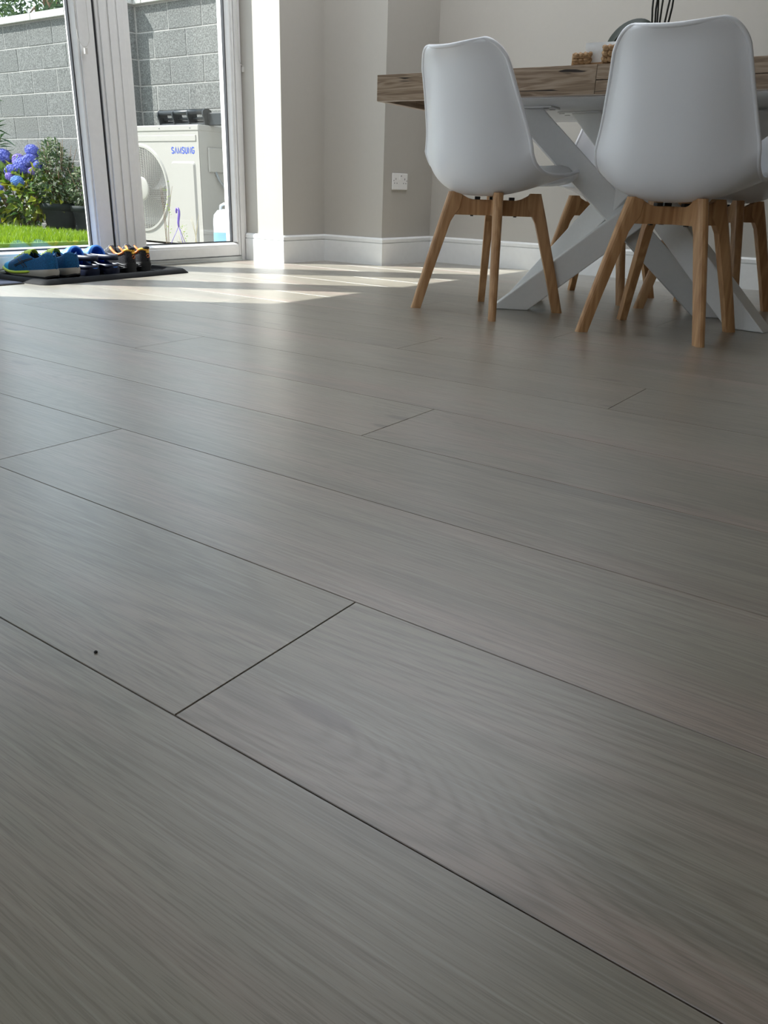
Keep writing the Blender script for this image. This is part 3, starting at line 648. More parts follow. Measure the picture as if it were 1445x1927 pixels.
# ------------------------------------------------------------------ planting along the block wall
def leafquad(mb, p, d, n, L_, Wd, fold=0.25):
    d = d.normalized(); w = d.cross(n)
    w = w.normalized() if w.length > 1e-4 else d.orthogonal().normalized()
    nn = w.cross(d)
    m0 = p + d * L_ * .45 - nn * L_ * .05; tip = p + d * L_ - nn * L_ * .18
    a = p + d * L_ * .4 + w * Wd * .5 + nn * Wd * fold; b = p + d * L_ * .4 - w * Wd * .5 + nn * Wd * fold
    mb.add([p, a, tip, m0, b], [(0, 3, 1), (1, 3, 2), (0, 4, 3), (3, 4, 2)])
def rvec(r_): 
    while True:
        v = Vector((r_.uniform(-1, 1), r_.uniform(-1, 1), r_.uniform(-1, 1)))
        if 0.05 < v.length < 1: return v.normalized()
# hydrangea
hy = empty('hydrangea', (-8.62, 5.24, GZ), 0, 'hydrangea bush full of blue and violet flower heads', 'hydrangea')
rh = random.Random(11)
mb = MB()
for i in range(22):
    a = rh.uniform(0, 6.28); e = Vector((math.cos(a) * rh.uniform(.2, .75), math.sin(a) * rh.uniform(.05, .25), rh.uniform(.4, .68)))
    mb.tube([Vector((e.x * .2, e.y * .2, 0)), Vector((e.x * .6, e.y * .6, e.z * .6)), e], [.008, .006, .004], 5)
mb.build('stem', M['stem'], hy)
mb = MB()
for i in range(1100):
    v = rvec(rh); rad = rh.uniform(.35, 1) ** .6; p = Vector((v.x * .82 * rad, v.y * .30 * rad, .36 + v.z * .34 * rad))
    if p.z < .06: continue
    leafquad(mb, p, v + rvec(rh) * .8 + Vector((0, -.2, .1)), rvec(rh) + Vector((0, -.4, 1)), rh.uniform(.07, .12), rh.uniform(.045, .075))
tag(mb.build('leaves', M['hleaf'], hy), kind='stuff')
def flower_mesh(mt, seed):
    r_ = random.Random(seed); mb = MB()
    for i in range(120):
        z = 1 - 2 * (i + .5) / 120 * .82; th = i * 2.39996; q = math.sqrt(max(0, 1 - z * z)); nrm = Vector((q * math.cos(th), q * math.sin(th), z)); p = nrm * r_.uniform(.88, 1.02); t1 = nrm.orthogonal().normalized(); t2 = nrm.cross(t1); o = r_.uniform(0, 1.5)
        vs = []; fs = []
        vs.append(p)
        for k in range(4):
            a = o + k * math.pi / 2
            d = t1 * math.cos(a) + t2 * math.sin(a); e = t1 * math.cos(a + .75) + t2 * math.sin(a + .75); s = .20
            vs += [p + d * s * .8 + nrm * .03, p + (d + e) * s * .62 + nrm * .05]
        for k in range(4): fs.append((0, 1 + 2 * k, 2 + 2 * k, 1 + (2 * k + 2) % 8))
        mb.add(vs, fs)
    mb.lathe([(.0005, -.55), (.6, -.5), (.86, 0), (.62, .6), (.0005, .86)], 12)
    return mb.mesh('flower_head', mt)
FM = {k: flower_mesh(M[k], i) for i, k in enumerate(('hblue', 'hviolet', 'hpink', 'hsky'))}
heads = [(.34, .0, .80, .085, 'hblue'), (.12, -.02, .70, .095, 'hviolet'), (.26, -.08, .655, .11, 'hblue'), (.37, -.06, .70, .09, 'hblue'), (-.12, -.06, .74, .105, 'hblue'), (-.09, -.2, .63, .10, 'hblue'), (.15, -.15, .60, .085, 'hblue'),
         (-.30, -.18, .62, .09, 'hpink'), (-.33, -.10, .52, .09, 'hblue'), (.20, -.2, .54, .065, 'hviolet'), (.38, -.24, .50, .075, 'hsky'), (-.28, -.26, .40, .085, 'hpink'), (-.13, -.28, .38, .085, 'hsky'), (.02, -.3, .33, .07, 'hsky'), (-.02, -.3, .27, .065, 'hsky'),
         (.14, -.3, .43, .04, 'hblue'), (-.36, -.02, .76, .09, 'hblue'), (-.46, -.2, .32, .08, 'hviolet'), (-.34, -.3, .20, .07, 'hviolet'), (-.22, -.34, .13, .06, 'hviolet'), (.02, -.34, .10, .065, 'hviolet'), (-.40, -.34, .09, .06, 'hviolet'), (.48, -.02, .66, .07, 'hblue'), (.46, -.1, .60, .055, 'hviolet'), (.56, -.1, .66, .05, 'hblue'), (-.55, -.1, .66, .1, 'hblue'), (-.6, -.2, .5, .09, 'hviolet')]
for x_, y_, z_, s_, k_ in heads:
    o = obj('flower_head', FM[k_], hy, 0, (x_, y_, z_)); s_ *= .86; o.scale = (s_, s_, s_ * .85); o.rotation_euler = (rh.uniform(.1, .6), rh.uniform(-.3, .3), rh.uniform(0, 6))
# potted shrubs
def potted(x_, y_, s_, hh, label, seed, n):
    e = empty('potted_shrub', (x_, y_, GZ), 0, label, 'shrub'); r_ = random.Random(seed)
    mb = MB(); mb.lathe([(.0005, 0), (.13 * s_, 0), (.175 * s_, .24 * s_), (.195 * s_, .24 * s_), (.195 * s_, .30 * s_), (.18 * s_, .30 * s_), (.175 * s_, .26 * s_), (.0005, .26 * s_)], 28); mb.build('pot', M['pot'], e)
    mb = MB()
    for i in range(16):
        a = r_.uniform(0, 6.28); q = r_.uniform(.05, .25); mb.tube([(0.05 * math.cos(a), .05 * math.sin(a), .25 * s_), (q * .6 * math.cos(a), q * .6 * math.sin(a), .25 + hh * .5), (q * math.cos(a), q * math.sin(a), .25 + hh * r_.uniform(.8, 1.1))], [.006, .004, .002], 5)
    mb.build('stem', M['stem'], e)
    mb = MB()
    for i in range(n):
        v = rvec(r_); rad = r_.uniform(.3, 1) ** .5; taper = 1 - .25 * max(0, v.z * rad)
        p = Vector((v.x * .20 * rad * taper, v.y * .20 * rad * taper, .27 * s_ + hh * .48 + v.z * hh * .56 * rad)); leafquad(mb, p, v + rvec(r_), rvec(r_) + Vector((0, -.3, 1)), r_.uniform(.03, .055), r_.uniform(.018, .03))
    tag(mb.build('leaves', M['variegated'], e), kind='stuff'); return e
potted(-7.98, 5.28, 1.0, .62, 'variegated shrub in a dark green pot right of the hydrangea', 21, 1500)
potted(-7.66, 5.42, .95, .40, 'small shrub in a dark pot half hidden by the door frame', 22, 900)
# tall lance-leaved plant at the left
lp = empty('tall_shrub', (-9.05, 5.15, GZ), 0, 'tall dark shrub with long pointed leaves at the left edge', 'shrub'); r_ = random.Random(31)
mb = MB(); tops = []
for (tx, ty, tz) in ((.35, .0, .92), (.30, -.05, 1.30), (.05, .1, 1.5), (-.2, 0, 1.2), (.20, .05, 1.12)):
    pts = [Vector((tx * k * k, ty * k, tz * k)) for k in (0, .25, .5, .75, 1)]; mb.tube(pts, [.012, .011, .009, .007, .005], 6); tops.append((pts, tz))
mb.build('stem', M['stem'], lp)
for pts, tz in tops:
    for q in range(16):
        k = r_.uniform(.72, 1.0); i = min(3, int(k * 4)); p = pts[i].lerp(pts[i + 1], k * 4 - i); a = r_.uniform(0, 6.28)
        mb = MB(); d = Vector((math.cos(a), math.sin(a) * .8, r_.uniform(-.25, .6))); leafquad(mb, Vector((0, 0, 0)), d, Vector((0, 0, 1)), r_.uniform(.12, .20), r_.uniform(.026, .04)); obj('leaf', mb.mesh('leaf', M['lance']), lp, 0, tuple(p))
# trees beyond the wall
def tree(x_, y_, z_, sx_, sy_, sz_, n, label, seed):
    e = empty('tree', (x_, y_, GZ - .2), 0, label, 'tree'); r_ = random.Random(seed)
    mb = MB(); mb.tube([(0, 0, 0), (.05, .02, z_ * .5), (-.03, 0, z_)], [.10, .08, .05], 8)
    for i in range(14):
        v = rvec(r_); mb.tube([(0, 0, z_ * .75), (v.x * sx_ * .5, v.y * sy_ * .5, z_ + v.z * sz_ * .4), (v.x * sx_ * .9, v.y * sy_ * .9, z_ + v.z * sz_ * .85)], [.03, .018, .006], 5)
    mb.build('trunk', M['stem'], e); mb = MB()
    for i in range(n):
        v = rvec(r_); rad = r_.uniform(.2, 1) ** .5; p = Vector((v.x * sx_ * rad, v.y * sy_ * rad, z_ + v.z * sz_ * rad)); leafquad(mb, p, v + rvec(r_), rvec(r_) + Vector((0, 0, 1)), r_.uniform(.09, .15), r_.uniform(.035, .06))
    tag(mb.build('crown', M['tree'], e), kind='stuff')
tree(-12.2, 8.3, 3.3, 1.5, .9, .85, 3000, 'dark leafy tree rising behind the garden wall at the far left', 41)
tree(-10.0, 7.6, 3.0, .85, .7, .75, 1300, 'thinner tree behind the garden wall beside the door frame', 42)

# ------------------------------------------------------------------ chairs
SH = [  # v, y, z, half width, edge forward, edge up
    (0.00, 0.246, 0.430, 0.172, -0.030, 0.010), (0.04, 0.251, 0.450, 0.180, -0.030, 0.010), (0.10, 0.226, 0.460, 0.190, -0.022, 0.012), (0.18, 0.165, 0.447, 0.210, -0.010, 0.020), (0.29, 0.070, 0.416, 0.224, 0.0, 0.040), (0.40, -0.030, 0.392, 0.229, 0.008, 0.066),
    (0.50, -0.110, 0.392, 0.230, 0.028, 0.088), (0.58, -0.162, 0.425, 0.227, 0.058, 0.085), (0.66, -0.190, 0.485, 0.221, 0.082, 0.055), (0.76, -0.207, 0.575, 0.208, 0.085, 0.018), (0.87, -0.226, 0.680, 0.188, 0.068, 0.004), (0.94, -0.242, 0.760, 0.173, 0.052, 0.0), (1.00, -0.257, 0.822, 0.163, 0.034, -0.004)]
def shell_pt(u, v):
    y, z, w, ey, ez = spline(SH, v); c = abs(u); k = c ** 2.6
    if v > .935: w -= .050 * (1 - math.sqrt(max(0, 1 - ((v - .935) / .065) ** 2)))        # rounded top corners
    if v < .10: w -= .030 * (1 - math.sqrt(max(0, 1 - ((.10 - v) / .10) ** 2)))
    x = u * w
    t = max(0, (v - .86) / .14); z += -0.016 * t * t * (1 - c * c)            # dipped top edge
    f = max(0, (v - .945) / .055); y += -0.016 * f * f                        # rim rolls out to the back
    g = max(0, (c - .90) / .10) * max(0, min(1, (v - .5) / .12)) * (1 - f * .5)
    x += math.copysign(0.005 * g * g, u); y += -0.007 * g * g
    return Vector((x, y + ey * k, z + ez * k))
def shell_mesh():
    nv, nu = 60, 28; T = 0.006; mb = MB()
    VS = [.02 * (1 - math.cos(k * math.pi / 12)) * 2.5 for k in range(6)] + [lerp(.0625, .93, k / 42) for k in range(43)] + [.935 + .065 * math.sin(k * math.pi / 22) for k in range(1, 12)]
    nv = len(VS) - 1
    P = [[shell_pt(-1 + 2 * j / nu, v) for j in range(nu + 1)] for v in VS]
    Nn = []
    for i in range(nv + 1):
        row = []
        for j in range(nu + 1):
            a = P[min(i + 1, nv)][j] - P[max(i - 1, 0)][j]; b = P[i][min(j + 1, nu)] - P[i][max(j - 1, 0)]
            row.append(b.cross(a).normalized())       # pointing to the underside / back
        Nn.append(row)
    s = 1 if Nn[nv // 2][nu // 2].y < 0 else -1
    outer = [[P[i][j] + Nn[i][j] * s * T * .5 for j in range(nu + 1)] for i in range(nv + 1)]
    inner = [[P[i][j] - Nn[i][j] * s * T * .5 for j in range(nu + 1)] for i in range(nv + 1)]
    mb.grid(outer, 0, False, True); mb.grid(inner, 0, False, True, True)
    loop = [P[0][j] for j in range(nu + 1)] + [P[i][nu] for i in range(1, nv + 1)] + [P[nv][j] for j in range(nu - 1, -1, -1)] + [P[i][0] for i in range(nv - 1, 0, -1)]
    mb.tube(loop, 0.0062, 8, 0, False, True)
    return mb.mesh('shell', M['shell'])
def pad_mesh():
    mb = MB(); top = []; bot = []
    for i in range(15):
        v = lerp(.03, .56, i / 14); row = []; rowb = []
        for j in range(17):
            u = lerp(-.86, .86, j / 16); p = shell_pt(u, v); e = min(1, 6 * min(i / 14, 1 - i / 14)) * min(1, 5 * min(j / 16, 1 - j / 16)); nrm = Vector((0, .35 * max(0, v - .35) / .2, 1)).normalized()
            row.append(p + nrm * (.006 + .028 * e ** .5)); rowb.append(p + nrm * .004)
        top.append(row); bot.append(rowb)
    mb.grid(top); mb.grid(bot, 0, False, True, True)
    return mb.mesh('seat_pad', M['pad'])
def leg_mesh(a):
    """board leg in the diagonal plane at angle a: tapered, outer edge rounded"""
    d = Vector((math.cos(a), math.sin(a), 0)); t = Vector((-math.sin(a), math.cos(a), 0))
    st = [(0.0, .2385, .2755), (.10, .2100, .2480), (.20, .1790, .2190), (.30, .1480, .1900), (.322, .1350, .1835), (.345, .118, .1765), (.385, .112, .1640), (.398, .122, .160)]
    mb = MB(); rows = []
    for z, ri, ro in st:
        hw = lerp(.0125, .016, z / .4); row = []
        row += [d * ri + t * hw, d * ri - t * hw]
        c = ro - hw
        for k in range(7):
            th = -math.pi / 2 + math.pi * k / 6; row.append(d * (c + hw * math.cos(th)) + t * hw * math.sin(th))
        rows.append([Vector((p.x, p.y, z)) for p in row])
    mb.grid(rows, 0, True, False, True)
    n = len(rows[0]); mb.add(rows[0], [tuple(range(n))]); mb.add(rows[-1], [tuple(range(n))[::-1]])
    return mb.mesh('leg', M['beech'])
def rail_mesh(a):
    d = Vector((math.cos(a), math.sin(a), 0)); t = Vector((-math.sin(a), math.cos(a), 0)); mb = MB()
    half = [(0, .323), (.137, .323), (.148, .335), (.148, .392), (.128, .397), (.112, .388), (.092, .378), (.075, .374), (0, .374)]
    poly = half + [(-r_, z) for r_, z in half[::-1][1:-1]]
    vs = [d * r_ + t * .0125 + Vector((0, 0, z)) for r_, z in poly] + [d * r_ - t * .0125 + Vector((0, 0, z)) for r_, z in poly]; n = len(poly)
    mb.add(vs, [tuple(range(n)), tuple(range(n, 2 * n))[::-1]] + [(i, n + i, n + (i + 1) % n, (i + 1) % n) for i in range(n)])
    return mb.mesh('cross_rail', M['beech'])
def make_chair():
    t = empty('shell_chair'); obj('shell', shell_mesh(), t); obj('seat_pad', pad_mesh(), t)
    for a in (45, 135, 225, 315):
        l = obj('leg', leg_mesh(R(a)), t, .0015)
    obj('cross_rail', rail_mesh(R(45)), t, .0015); o = obj('cross_rail', rail_mesh(R(135)), t, .0015)
    for a in (45, 135, 225, 315):
        Mx = Matrix.Rotation(R(a), 4, 'Z'); mb = MB(); mb.box(.050, .068, -.012, .012, .374, .3835, 0, Mx); tag(mb.build('bracket', M['blackm'], t), 'black fixing tab')
        mb = MB(); mb.box(.07, .08, -.006, .006, .3195, .324, 0, Mx); tag(mb.build('bolt_head', M['blackm'], t), 'black bolt head')
    return t
ch = make_chair()
CH = [((-1.386, 2.609), -12, 'white shell chair with beech legs, left of the two seen from behind'),
      ((-0.756, 2.588), 0, 'white shell chair with beech legs nearest the right edge, seen from behind'),
      ((-1.256, 3.325), 180, 'white shell chair on the far side of the table, between the two near chairs'),
      ((-0.795, 3.28), 173, 'white shell chair on the far side of the table, hidden behind the right chair')]
for i, ((x_, y_), rz, lab) in enumerate(CH):
    o = ch if i == 0 else copy_tree(ch)
    o.location = (x_, y_, 0); o.rotation_euler = (0, 0, R(rz)); tag(o, lab, 'chair', 'shell chairs round the dining table')

# ------------------------------------------------------------------ dining table
TA = R(4.0); TL, TWd, TZ, TB, TT = 1.80, 0.86, 0.762, 0.681, 0.022
tb = empty('dining_table', (-1.812, 2.487, 0), TA, 'rustic oak-topped dining table on crossed white steel legs', 'table')
mb = MB(); mb.box(.0225, TL - .0225, .0225, TWd - .0225, TZ - TT, TZ); mb.build('tabletop', M['oak'], tb, .0015)
def boards(y0, y1, splits):
    for xa, xb, za, zb in splits:
        mb = MB(); mb.box(0, xb - xa - .0012, y0, y1, za, zb - .001); mb.build('apron_board', M['oak'], tb, .001, (xa, 0, 0))
zt = TZ
JX = 0.775
boards(0, .022, [(0, JX, TB, zt), (JX, TL, TB, TB + .038), (JX, TL, TB + .039, zt)])
boards(TWd - .022, TWd, [(0, .9, TB, zt), (.9, TL, TB, zt)])
for xx in (0, TL - .022):
    mb = MB(); mb.box(-(TWd - .044) / 2 + .25, .25 - (TWd - .044) / 2 + .22, -.011, .011, 0, zt - TB); mb.box(.25 - (TWd - .044) / 2 + .222, (TWd - .044) / 2 + .25 - (0), -.011, .011, 0, zt - TB)
    o = mb.build('apron_end', M['oak'], tb, .001, (xx + .011, .022 + (TWd - .044) / 2 - .25, TB)); o.rotation_euler = (0, 0, R(90))
mb = MB(); e_ = .0012
mb.box(.0, TL, .0, .022, TB - e_, TB); mb.box(0, TL, TWd - .022, TWd, TB - e_, TB); mb.box(0, .022, .022, TWd - .022, TB - e_, TB); mb.box(TL - .022, TL, .022, TWd - .022, TB - e_, TB)
tag(mb.build('edge_strip', M['edge'], tb), 'pale sawn lower edge')
mb = MB(); mb.box(.30, TL - .25, .0225, TWd - .0225, TB - .006, TB + .012); mb.build('underside_board', M['board'], tb, .001)
Ti = (Matrix.Translation((-1.812, 2.487, 0)) @ Matrix.Rotation(TA, 4, 'Z')).inverted()
def beam(f, t, w=.08, b=.088):
    z1 = TB - .012
    p0 = Ti @ Vector((*f, 0)); p1 = Ti @ Vector((*t, z1)); d = (p1 - p0).normalized(); a = d.cross(Vector((0, 0, 1))).normalized(); c = a.cross(d).normalized(); rows = [[], []]
    cs = []
    for sa, sb in ((1, 1), (1, -1), (-1, -1), (-1, 1)):
        q = p0 + a * sa * w / 2 + c * sb * b / 2
        rows[0].append(q + d * (-q.z / d.z + .0005 / d.z)); rows[1].append(q + d * ((z1 - q.z) / d.z))
    mb = MB(); mb.add(rows[0] + rows[1], [(0, 1, 2, 3), (7, 6, 5, 4)] + [(i, 4 + i, 4 + (i + 1) % 4, (i + 1) % 4) for i in range(4)])
    mb.build('leg', M['steel'], tb, .004)
    ctr = sum(rows[1], Vector()) / 4
    pm = MB(); Mx = Matrix.Translation((ctr.x, ctr.y, 0)); pm.box(-.115, .115, -.045, .045, TB - .012, TB - .006, 0, Mx); pl = pm.build('mount_plate', M['steel'], tb, .002)
    sm = MB()
    for s1 in (-.102, .092):
        for s2 in (-.03, .03): sm.prism([(s1 + .012 * math.copysign(1, math.cos(th)) * .4 + .006 * math.cos(th), s2 + .006 * math.sin(th)) for th in [k * math.pi / 6 for k in range(12)]], TB - .0125, TB - .0119, 'Z', 0, Mx)
    sm.build('bolt_slot', M['dark'], pl)
beam((-1.352, 2.722), (-.62, 3.06))     # B front-left foot
beam((-1.45, 3.035), (-.80, 2.86))      # A back-left foot
beam((-.535, 2.87), (-1.22, 2.985))     # D front-right foot
beam((-.72, 3.10), (-1.385, 2.775))     # C back-right foot

# things on the table
def on_table(u, v, z=0): p = Ti.inverted() @ Vector((u, v, TZ + z)); return tuple(p)
bk = empty('woven_basket', on_table(.772, .088), R(-3), 'small braided seagrass basket on the table edge', 'basket')
BS, BT = .142, .022
def braid(mb, p, q, z, n, r=.010):
    p, q = Vector(p), Vector(q); d = (q - p) / n; sd_ = d.cross(Vector((0, 0, 1))).normalized()
    for i in range(n):
        c = p + d * (i + .5)
        for s in (-1, 1):
            pts = [c - d * .6 + Vector((0, 0, z + s * .006)), c + sd_ * .006 * s + Vector((0, 0, z)), c + d * .6 + Vector((0, 0, z - s * .006))]; mb.tube(pts, [r * .6, r * .85, r * .6], 6)
mb = MB(); mb.box(-BS / 2, BS / 2, -BS / 2, BS / 2, .001, .006); mb.build('base', M['woven'], bk)
for sx_ in (-1, 1):
    for sy_ in (-1, 1):
        mb = MB(); cx, cy = sx_ * BS / 2, sy_ * BS / 2
        for k in range(2 if sx_ < 0 else 3):
            z = .010 + k * (.0155 if sx_ < 0 else .0150); braid(mb, (cx, cy, 0), (cx - sx_ * .05, cy, 0), z, 3); braid(mb, (cx, cy, 0), (cx, cy - sy_ * .05, 0), z, 3)
        mb.tube([(cx, cy, .002), (cx, cy, .033 if sx_ < 0 else .048)], .009, 7); mb.build('corner_braid', M['woven'], bk)
np_ = empty('napkin_stack', on_table(.772, .088, .0065), R(-3), 'stack of white paper napkins standing in the woven basket', 'napkins')
for k in range(5):
    mb = MB(); hgt = .056 - .004 * (k % 2); y_ = -.045 + k * .021
    rows = [[(x_, y_ + .006 * math.sin(x_ * 40 + k) * (z_ / .06), z_) for x_ in [-.050 + .0125 * q for q in range(9)]] for z_ in (0, hgt * .5, hgt)]
    rows += [[(x, y + .016, z) for x, y, z in row] for row in rows[::-1]]
    mb.grid(rows); mb.build('napkin', M['napkin'], np_)
oc = empty('potted_orchid', on_table(.845, .36), 0, 'orchid with dark strap leaves and bare stems behind the right chair', 'plant')
mb = MB(); mb.lathe([(.0005, 0), (.055, 0), (.075, .10), (.078, .10), (.072, .098), (.070, .085), (.0005, .085)], 28); mb.build('pot', M['ceramic'], oc)
def strap(pts, wid):
    mb = MB(); rows = []
    P_ = [Vector(p) for p in pts]; n = len(P_)
    for i, p in enumerate(P_):
        t = (P_[min(i + 1, n - 1)] - P_[max(i - 1, 0)]).normalized(); s = t.cross(Vector((0, 0, 1))); s = s.normalized() if s.length > .05 else Vector((0, -1, 0)); w_ = wid[i]; nn = s.cross(t); s, nn = s * .90 + nn * .44, nn * .90 - s * .44
        rows.append([p - s * w_ + nn * w_ * .35, p - s * w_ * .5 + nn * w_ * .08, p, p + s * w_ * .5 + nn * w_ * .08, p + s * w_ + nn * w_ * .35])
    mb.grid(rows)
    o = mb.build('leaf', M['orchid'], oc); so_ = o.modifiers.new('thickness', 'SOLIDIFY'); so_.thickness = .003; su = o.modifiers.new('smooth', 'SUBSURF'); su.levels = 1; su.render_levels = 2
strap([(.01, 0, .09), (-.02, -.01, .15), (-.055, -.02, .162), (-.10, -.03, .148), (-.132, -.04, .112), (-.150, -.045, .068), (-.156, -.046, .030)], [.010, .020, .029, .036, .035, .024, .004])
strap([(.0, -.02, .085), (-.04, -.03, .105), (-.08, -.035, .11), (-.12, -.04, .095), (-.15, -.045, .062)], [.008, .018, .022, .017, .003])
strap([(.01, -.02, .085), (-.02, -.07, .10), (-.05, -.10, .09), (-.07, -.13, .06)], [.008, .018, .018, .003])
strap([(.02, .02, .085), (.08, .03, .13), (.13, .03, .12), (.16, .03, .08)], [.008, .02, .02, .003])
for (xa, xb, dy) in ((-.03, -.042, 0), (-.022, -.010, .01), (.0, .006, 0), (.024, .055, -.01), (.03, .036, .01), (-.018, -.05, .02)):
    mb = MB(); mb.tube([(xa * .5, dy, .08), (xa, dy, .2), (lerp(xa, xb, .55), dy, .35), (xb * 1.3, dy, .5)], [.0035, .0033, .003, .002], 6); mb.build('flower_stem', M['stake'], oc)

# ------------------------------------------------------------------ double socket
sk = empty('double_socket', (-2.705, 3.943, .443), 0, 'white double power socket low on the boxed wall corner', 'socket')
mb = MB(); mb.box(0, .009, -.073, .073, -.043, .043); mb.build('faceplate', M['sock'], sk, .003)
mb = MB(); mb.box(.008, .013, -.010, .012, .008, .032); mb.build('rocker', M['sock'], sk, .0015)
mb = MB(); mb.box(.0125, .0136, -.002, .008, .027, .031); mb.build('rocker_mark', M['dark'], sk)
mb = MB()
for cy in (-.044, .044):
    mb.box(.0088, .0094, cy - .002, cy + .002, .008, .018); mb.box(.0088, .0094, cy - .014, cy - .009, -.011, -.006); mb.box(.0088, .0094, cy + .009, cy + .014, -.011, -.006); mb.box(.0088, .0094, cy + math.copysign(.020, cy) - .002, cy + math.copysign(.020, cy) + .003, .002, .007)
mb.build('pin_hole', M['dark'], sk)

# ------------------------------------------------------------------ blind cords at the doors
def cord(y0, y1, zb, label):
    e = empty('blind_cord', (-3.385, (y0 + y1) / 2, zb), 0, label, 'blind cord', 'looped blind cords'); w = (y1 - y0) / 2; pts = []
    pts = [(0, -w * .85, 2.05 - zb), (0, -w, 1.0 - zb if zb < .95 else .3), (0, -w * .98, .12)] + [(0.0, -w * math.cos(t), .05 - .05 * math.sin(t)) for t in [k * math.pi / 10 for k in range(11)]] + [(0, w * .98, .12), (0, w, .3), (0, w * .85, 2.05 - zb)]
    mb = MB(); mb.tube(pts, .0016, 6); mb.build('loop', M['cord'], e)
    mb = MB(); mb.box(-.006, .006, w * .1 - .006, w * .1 + .008, -.028, -.004); mb.tube([(0, w * .1, -.004), (0, w * .05, .002)], .002, 5); mb.build('tensioner', M['cord'], e, .002)
cord(2.426, 2.487, .938, 'thin clear blind cord loop hanging on the left stile of the doors')
cord(3.398, 3.462, .985, 'thin clear blind cord loop hanging at the right door jamb')

# ------------------------------------------------------------------ boot tray, mat
bt = empty('boot_tray', (-3.18, 2.255, 0), R(4), 'black rubber boot tray under the row of shoes at the door', 'boot tray')
def tray_rows(L_, W_, pr):
    rows = []
    for ins, z in pr: rows.append([(x, y, z) for x, y in rrect(-W_ / 2 + ins, W_ / 2 - ins, -L_ / 2 + ins, L_ / 2 - ins, max(.05 - ins, .008), 6)])
    return rows
rows = tray_rows(.82, .375, [(0, 0), (0.002, .004), (.018, .016), (.026, .020), (.034, .020), (.042, .012), (.05, .006)])
mb = MB(); mb.grid(rows, 0, True); mb.add(rows[-1], [tuple(range(len(rows[-1])))]); mb.add(rows[0], [tuple(range(len(rows[0])))[::-1]]); mb.build('tray_body', M['rubber'], bt)
mb = MB()
for k in range(14): mb.box(-.12, .12, -.35 + k * .054 - .004, -.35 + k * .054 + .004, .0055, .0085)
mb.build('tray_rib', M['rubber'], bt, .001)
dm = empty('door_mat', (-3.235, 1.53, 0), R(1), 'flat navy fibre mat cut off by the left edge', 'mat')
mb = MB(); mb.box(-.16, .16, -.30, .30, 0.0, .007); mb.build('mat_pile', M['navy'], dm, .003)
mb = MB(); mb.box(-.165, .165, -.305, .305, 0.0, .0045); mb.build('mat_border', M['outs'], dm, .002)

# ------------------------------------------------------------------ shoes
def plan(s, L_, heel_w, ball_w, toe_pow=2.4):
    """half width along the shoe, s=0 heel .. 1 toe"""
    w = spline([(0, heel_w * .93), (.12, heel_w), (.35, heel_w * .97), (.55, ball_w * .95), (.72, ball_w), (.88, ball_w * .93), (1, ball_w * .86)], s)[0]
    if s < .10: w *= math.sqrt(max(0, 1 - ((.10 - s) / .10) ** 2)) * .9 + .1 * (s / .1)
    if s > .80: w *= math.sqrt(max(0, 1 - ((s - .80) / .20) ** toe_pow))
    return max(w, .001)
SS = [0, .004, .015, .035, .06, .10, .15, .2, .26, .32, .38, .43, .48, .54, .6, .66, .72, .78, .83, .88, .92, .955, .98, .993, 1.0]
def curvey(s): return .006 * math.sin(s * math.pi) - .008 * max(0, s - .6) * 2.5
def sole_part(name, mt, parent, L_, hw, bw_, zlo, zhi, grow=0.0):
    mb = MB(); lo = []; hi = []
    ring_b = []; ring_t = []; ring_m = []
    for sgn, seq in ((1, SS), (-1, SS[::-1][1:-1])):
        for s in seq:
            w = plan(s, L_, hw, bw_); x = s * L_; y = sgn * (w + grow) + curvey(s)
            ring_b.append((x, sgn * w * .93 + curvey(s), zlo(s))); ring_m.append((x, y, lerp(zlo(s), zhi(s), .55))); ring_t.append((x, sgn * w * .97 + curvey(s), zhi(s)))
    n = len(ring_b); mb.grid([ring_b, ring_m, ring_t], 0, True, True, True)
    h = len(SS)
    for ring, fl_ in ((ring_b, True), (ring_t, False)):
        fs = []
        # quads across the shoe
        for i in range(1, h - 2):
            a, b, c, d = i, i + 1, n - (i + 1), n - i
            fs.append((a, b, c, d) if not fl_ else (d, c, b, a))
        fs.append((0, 1, n - 1) if not fl_ else (n - 1, 1, 0)); fs.append((h - 2, h - 1, h) if not fl_ else (h, h - 1, h - 2))
        mb.add(ring, fs, 0, False)
    return mb.build(name, mt, parent)
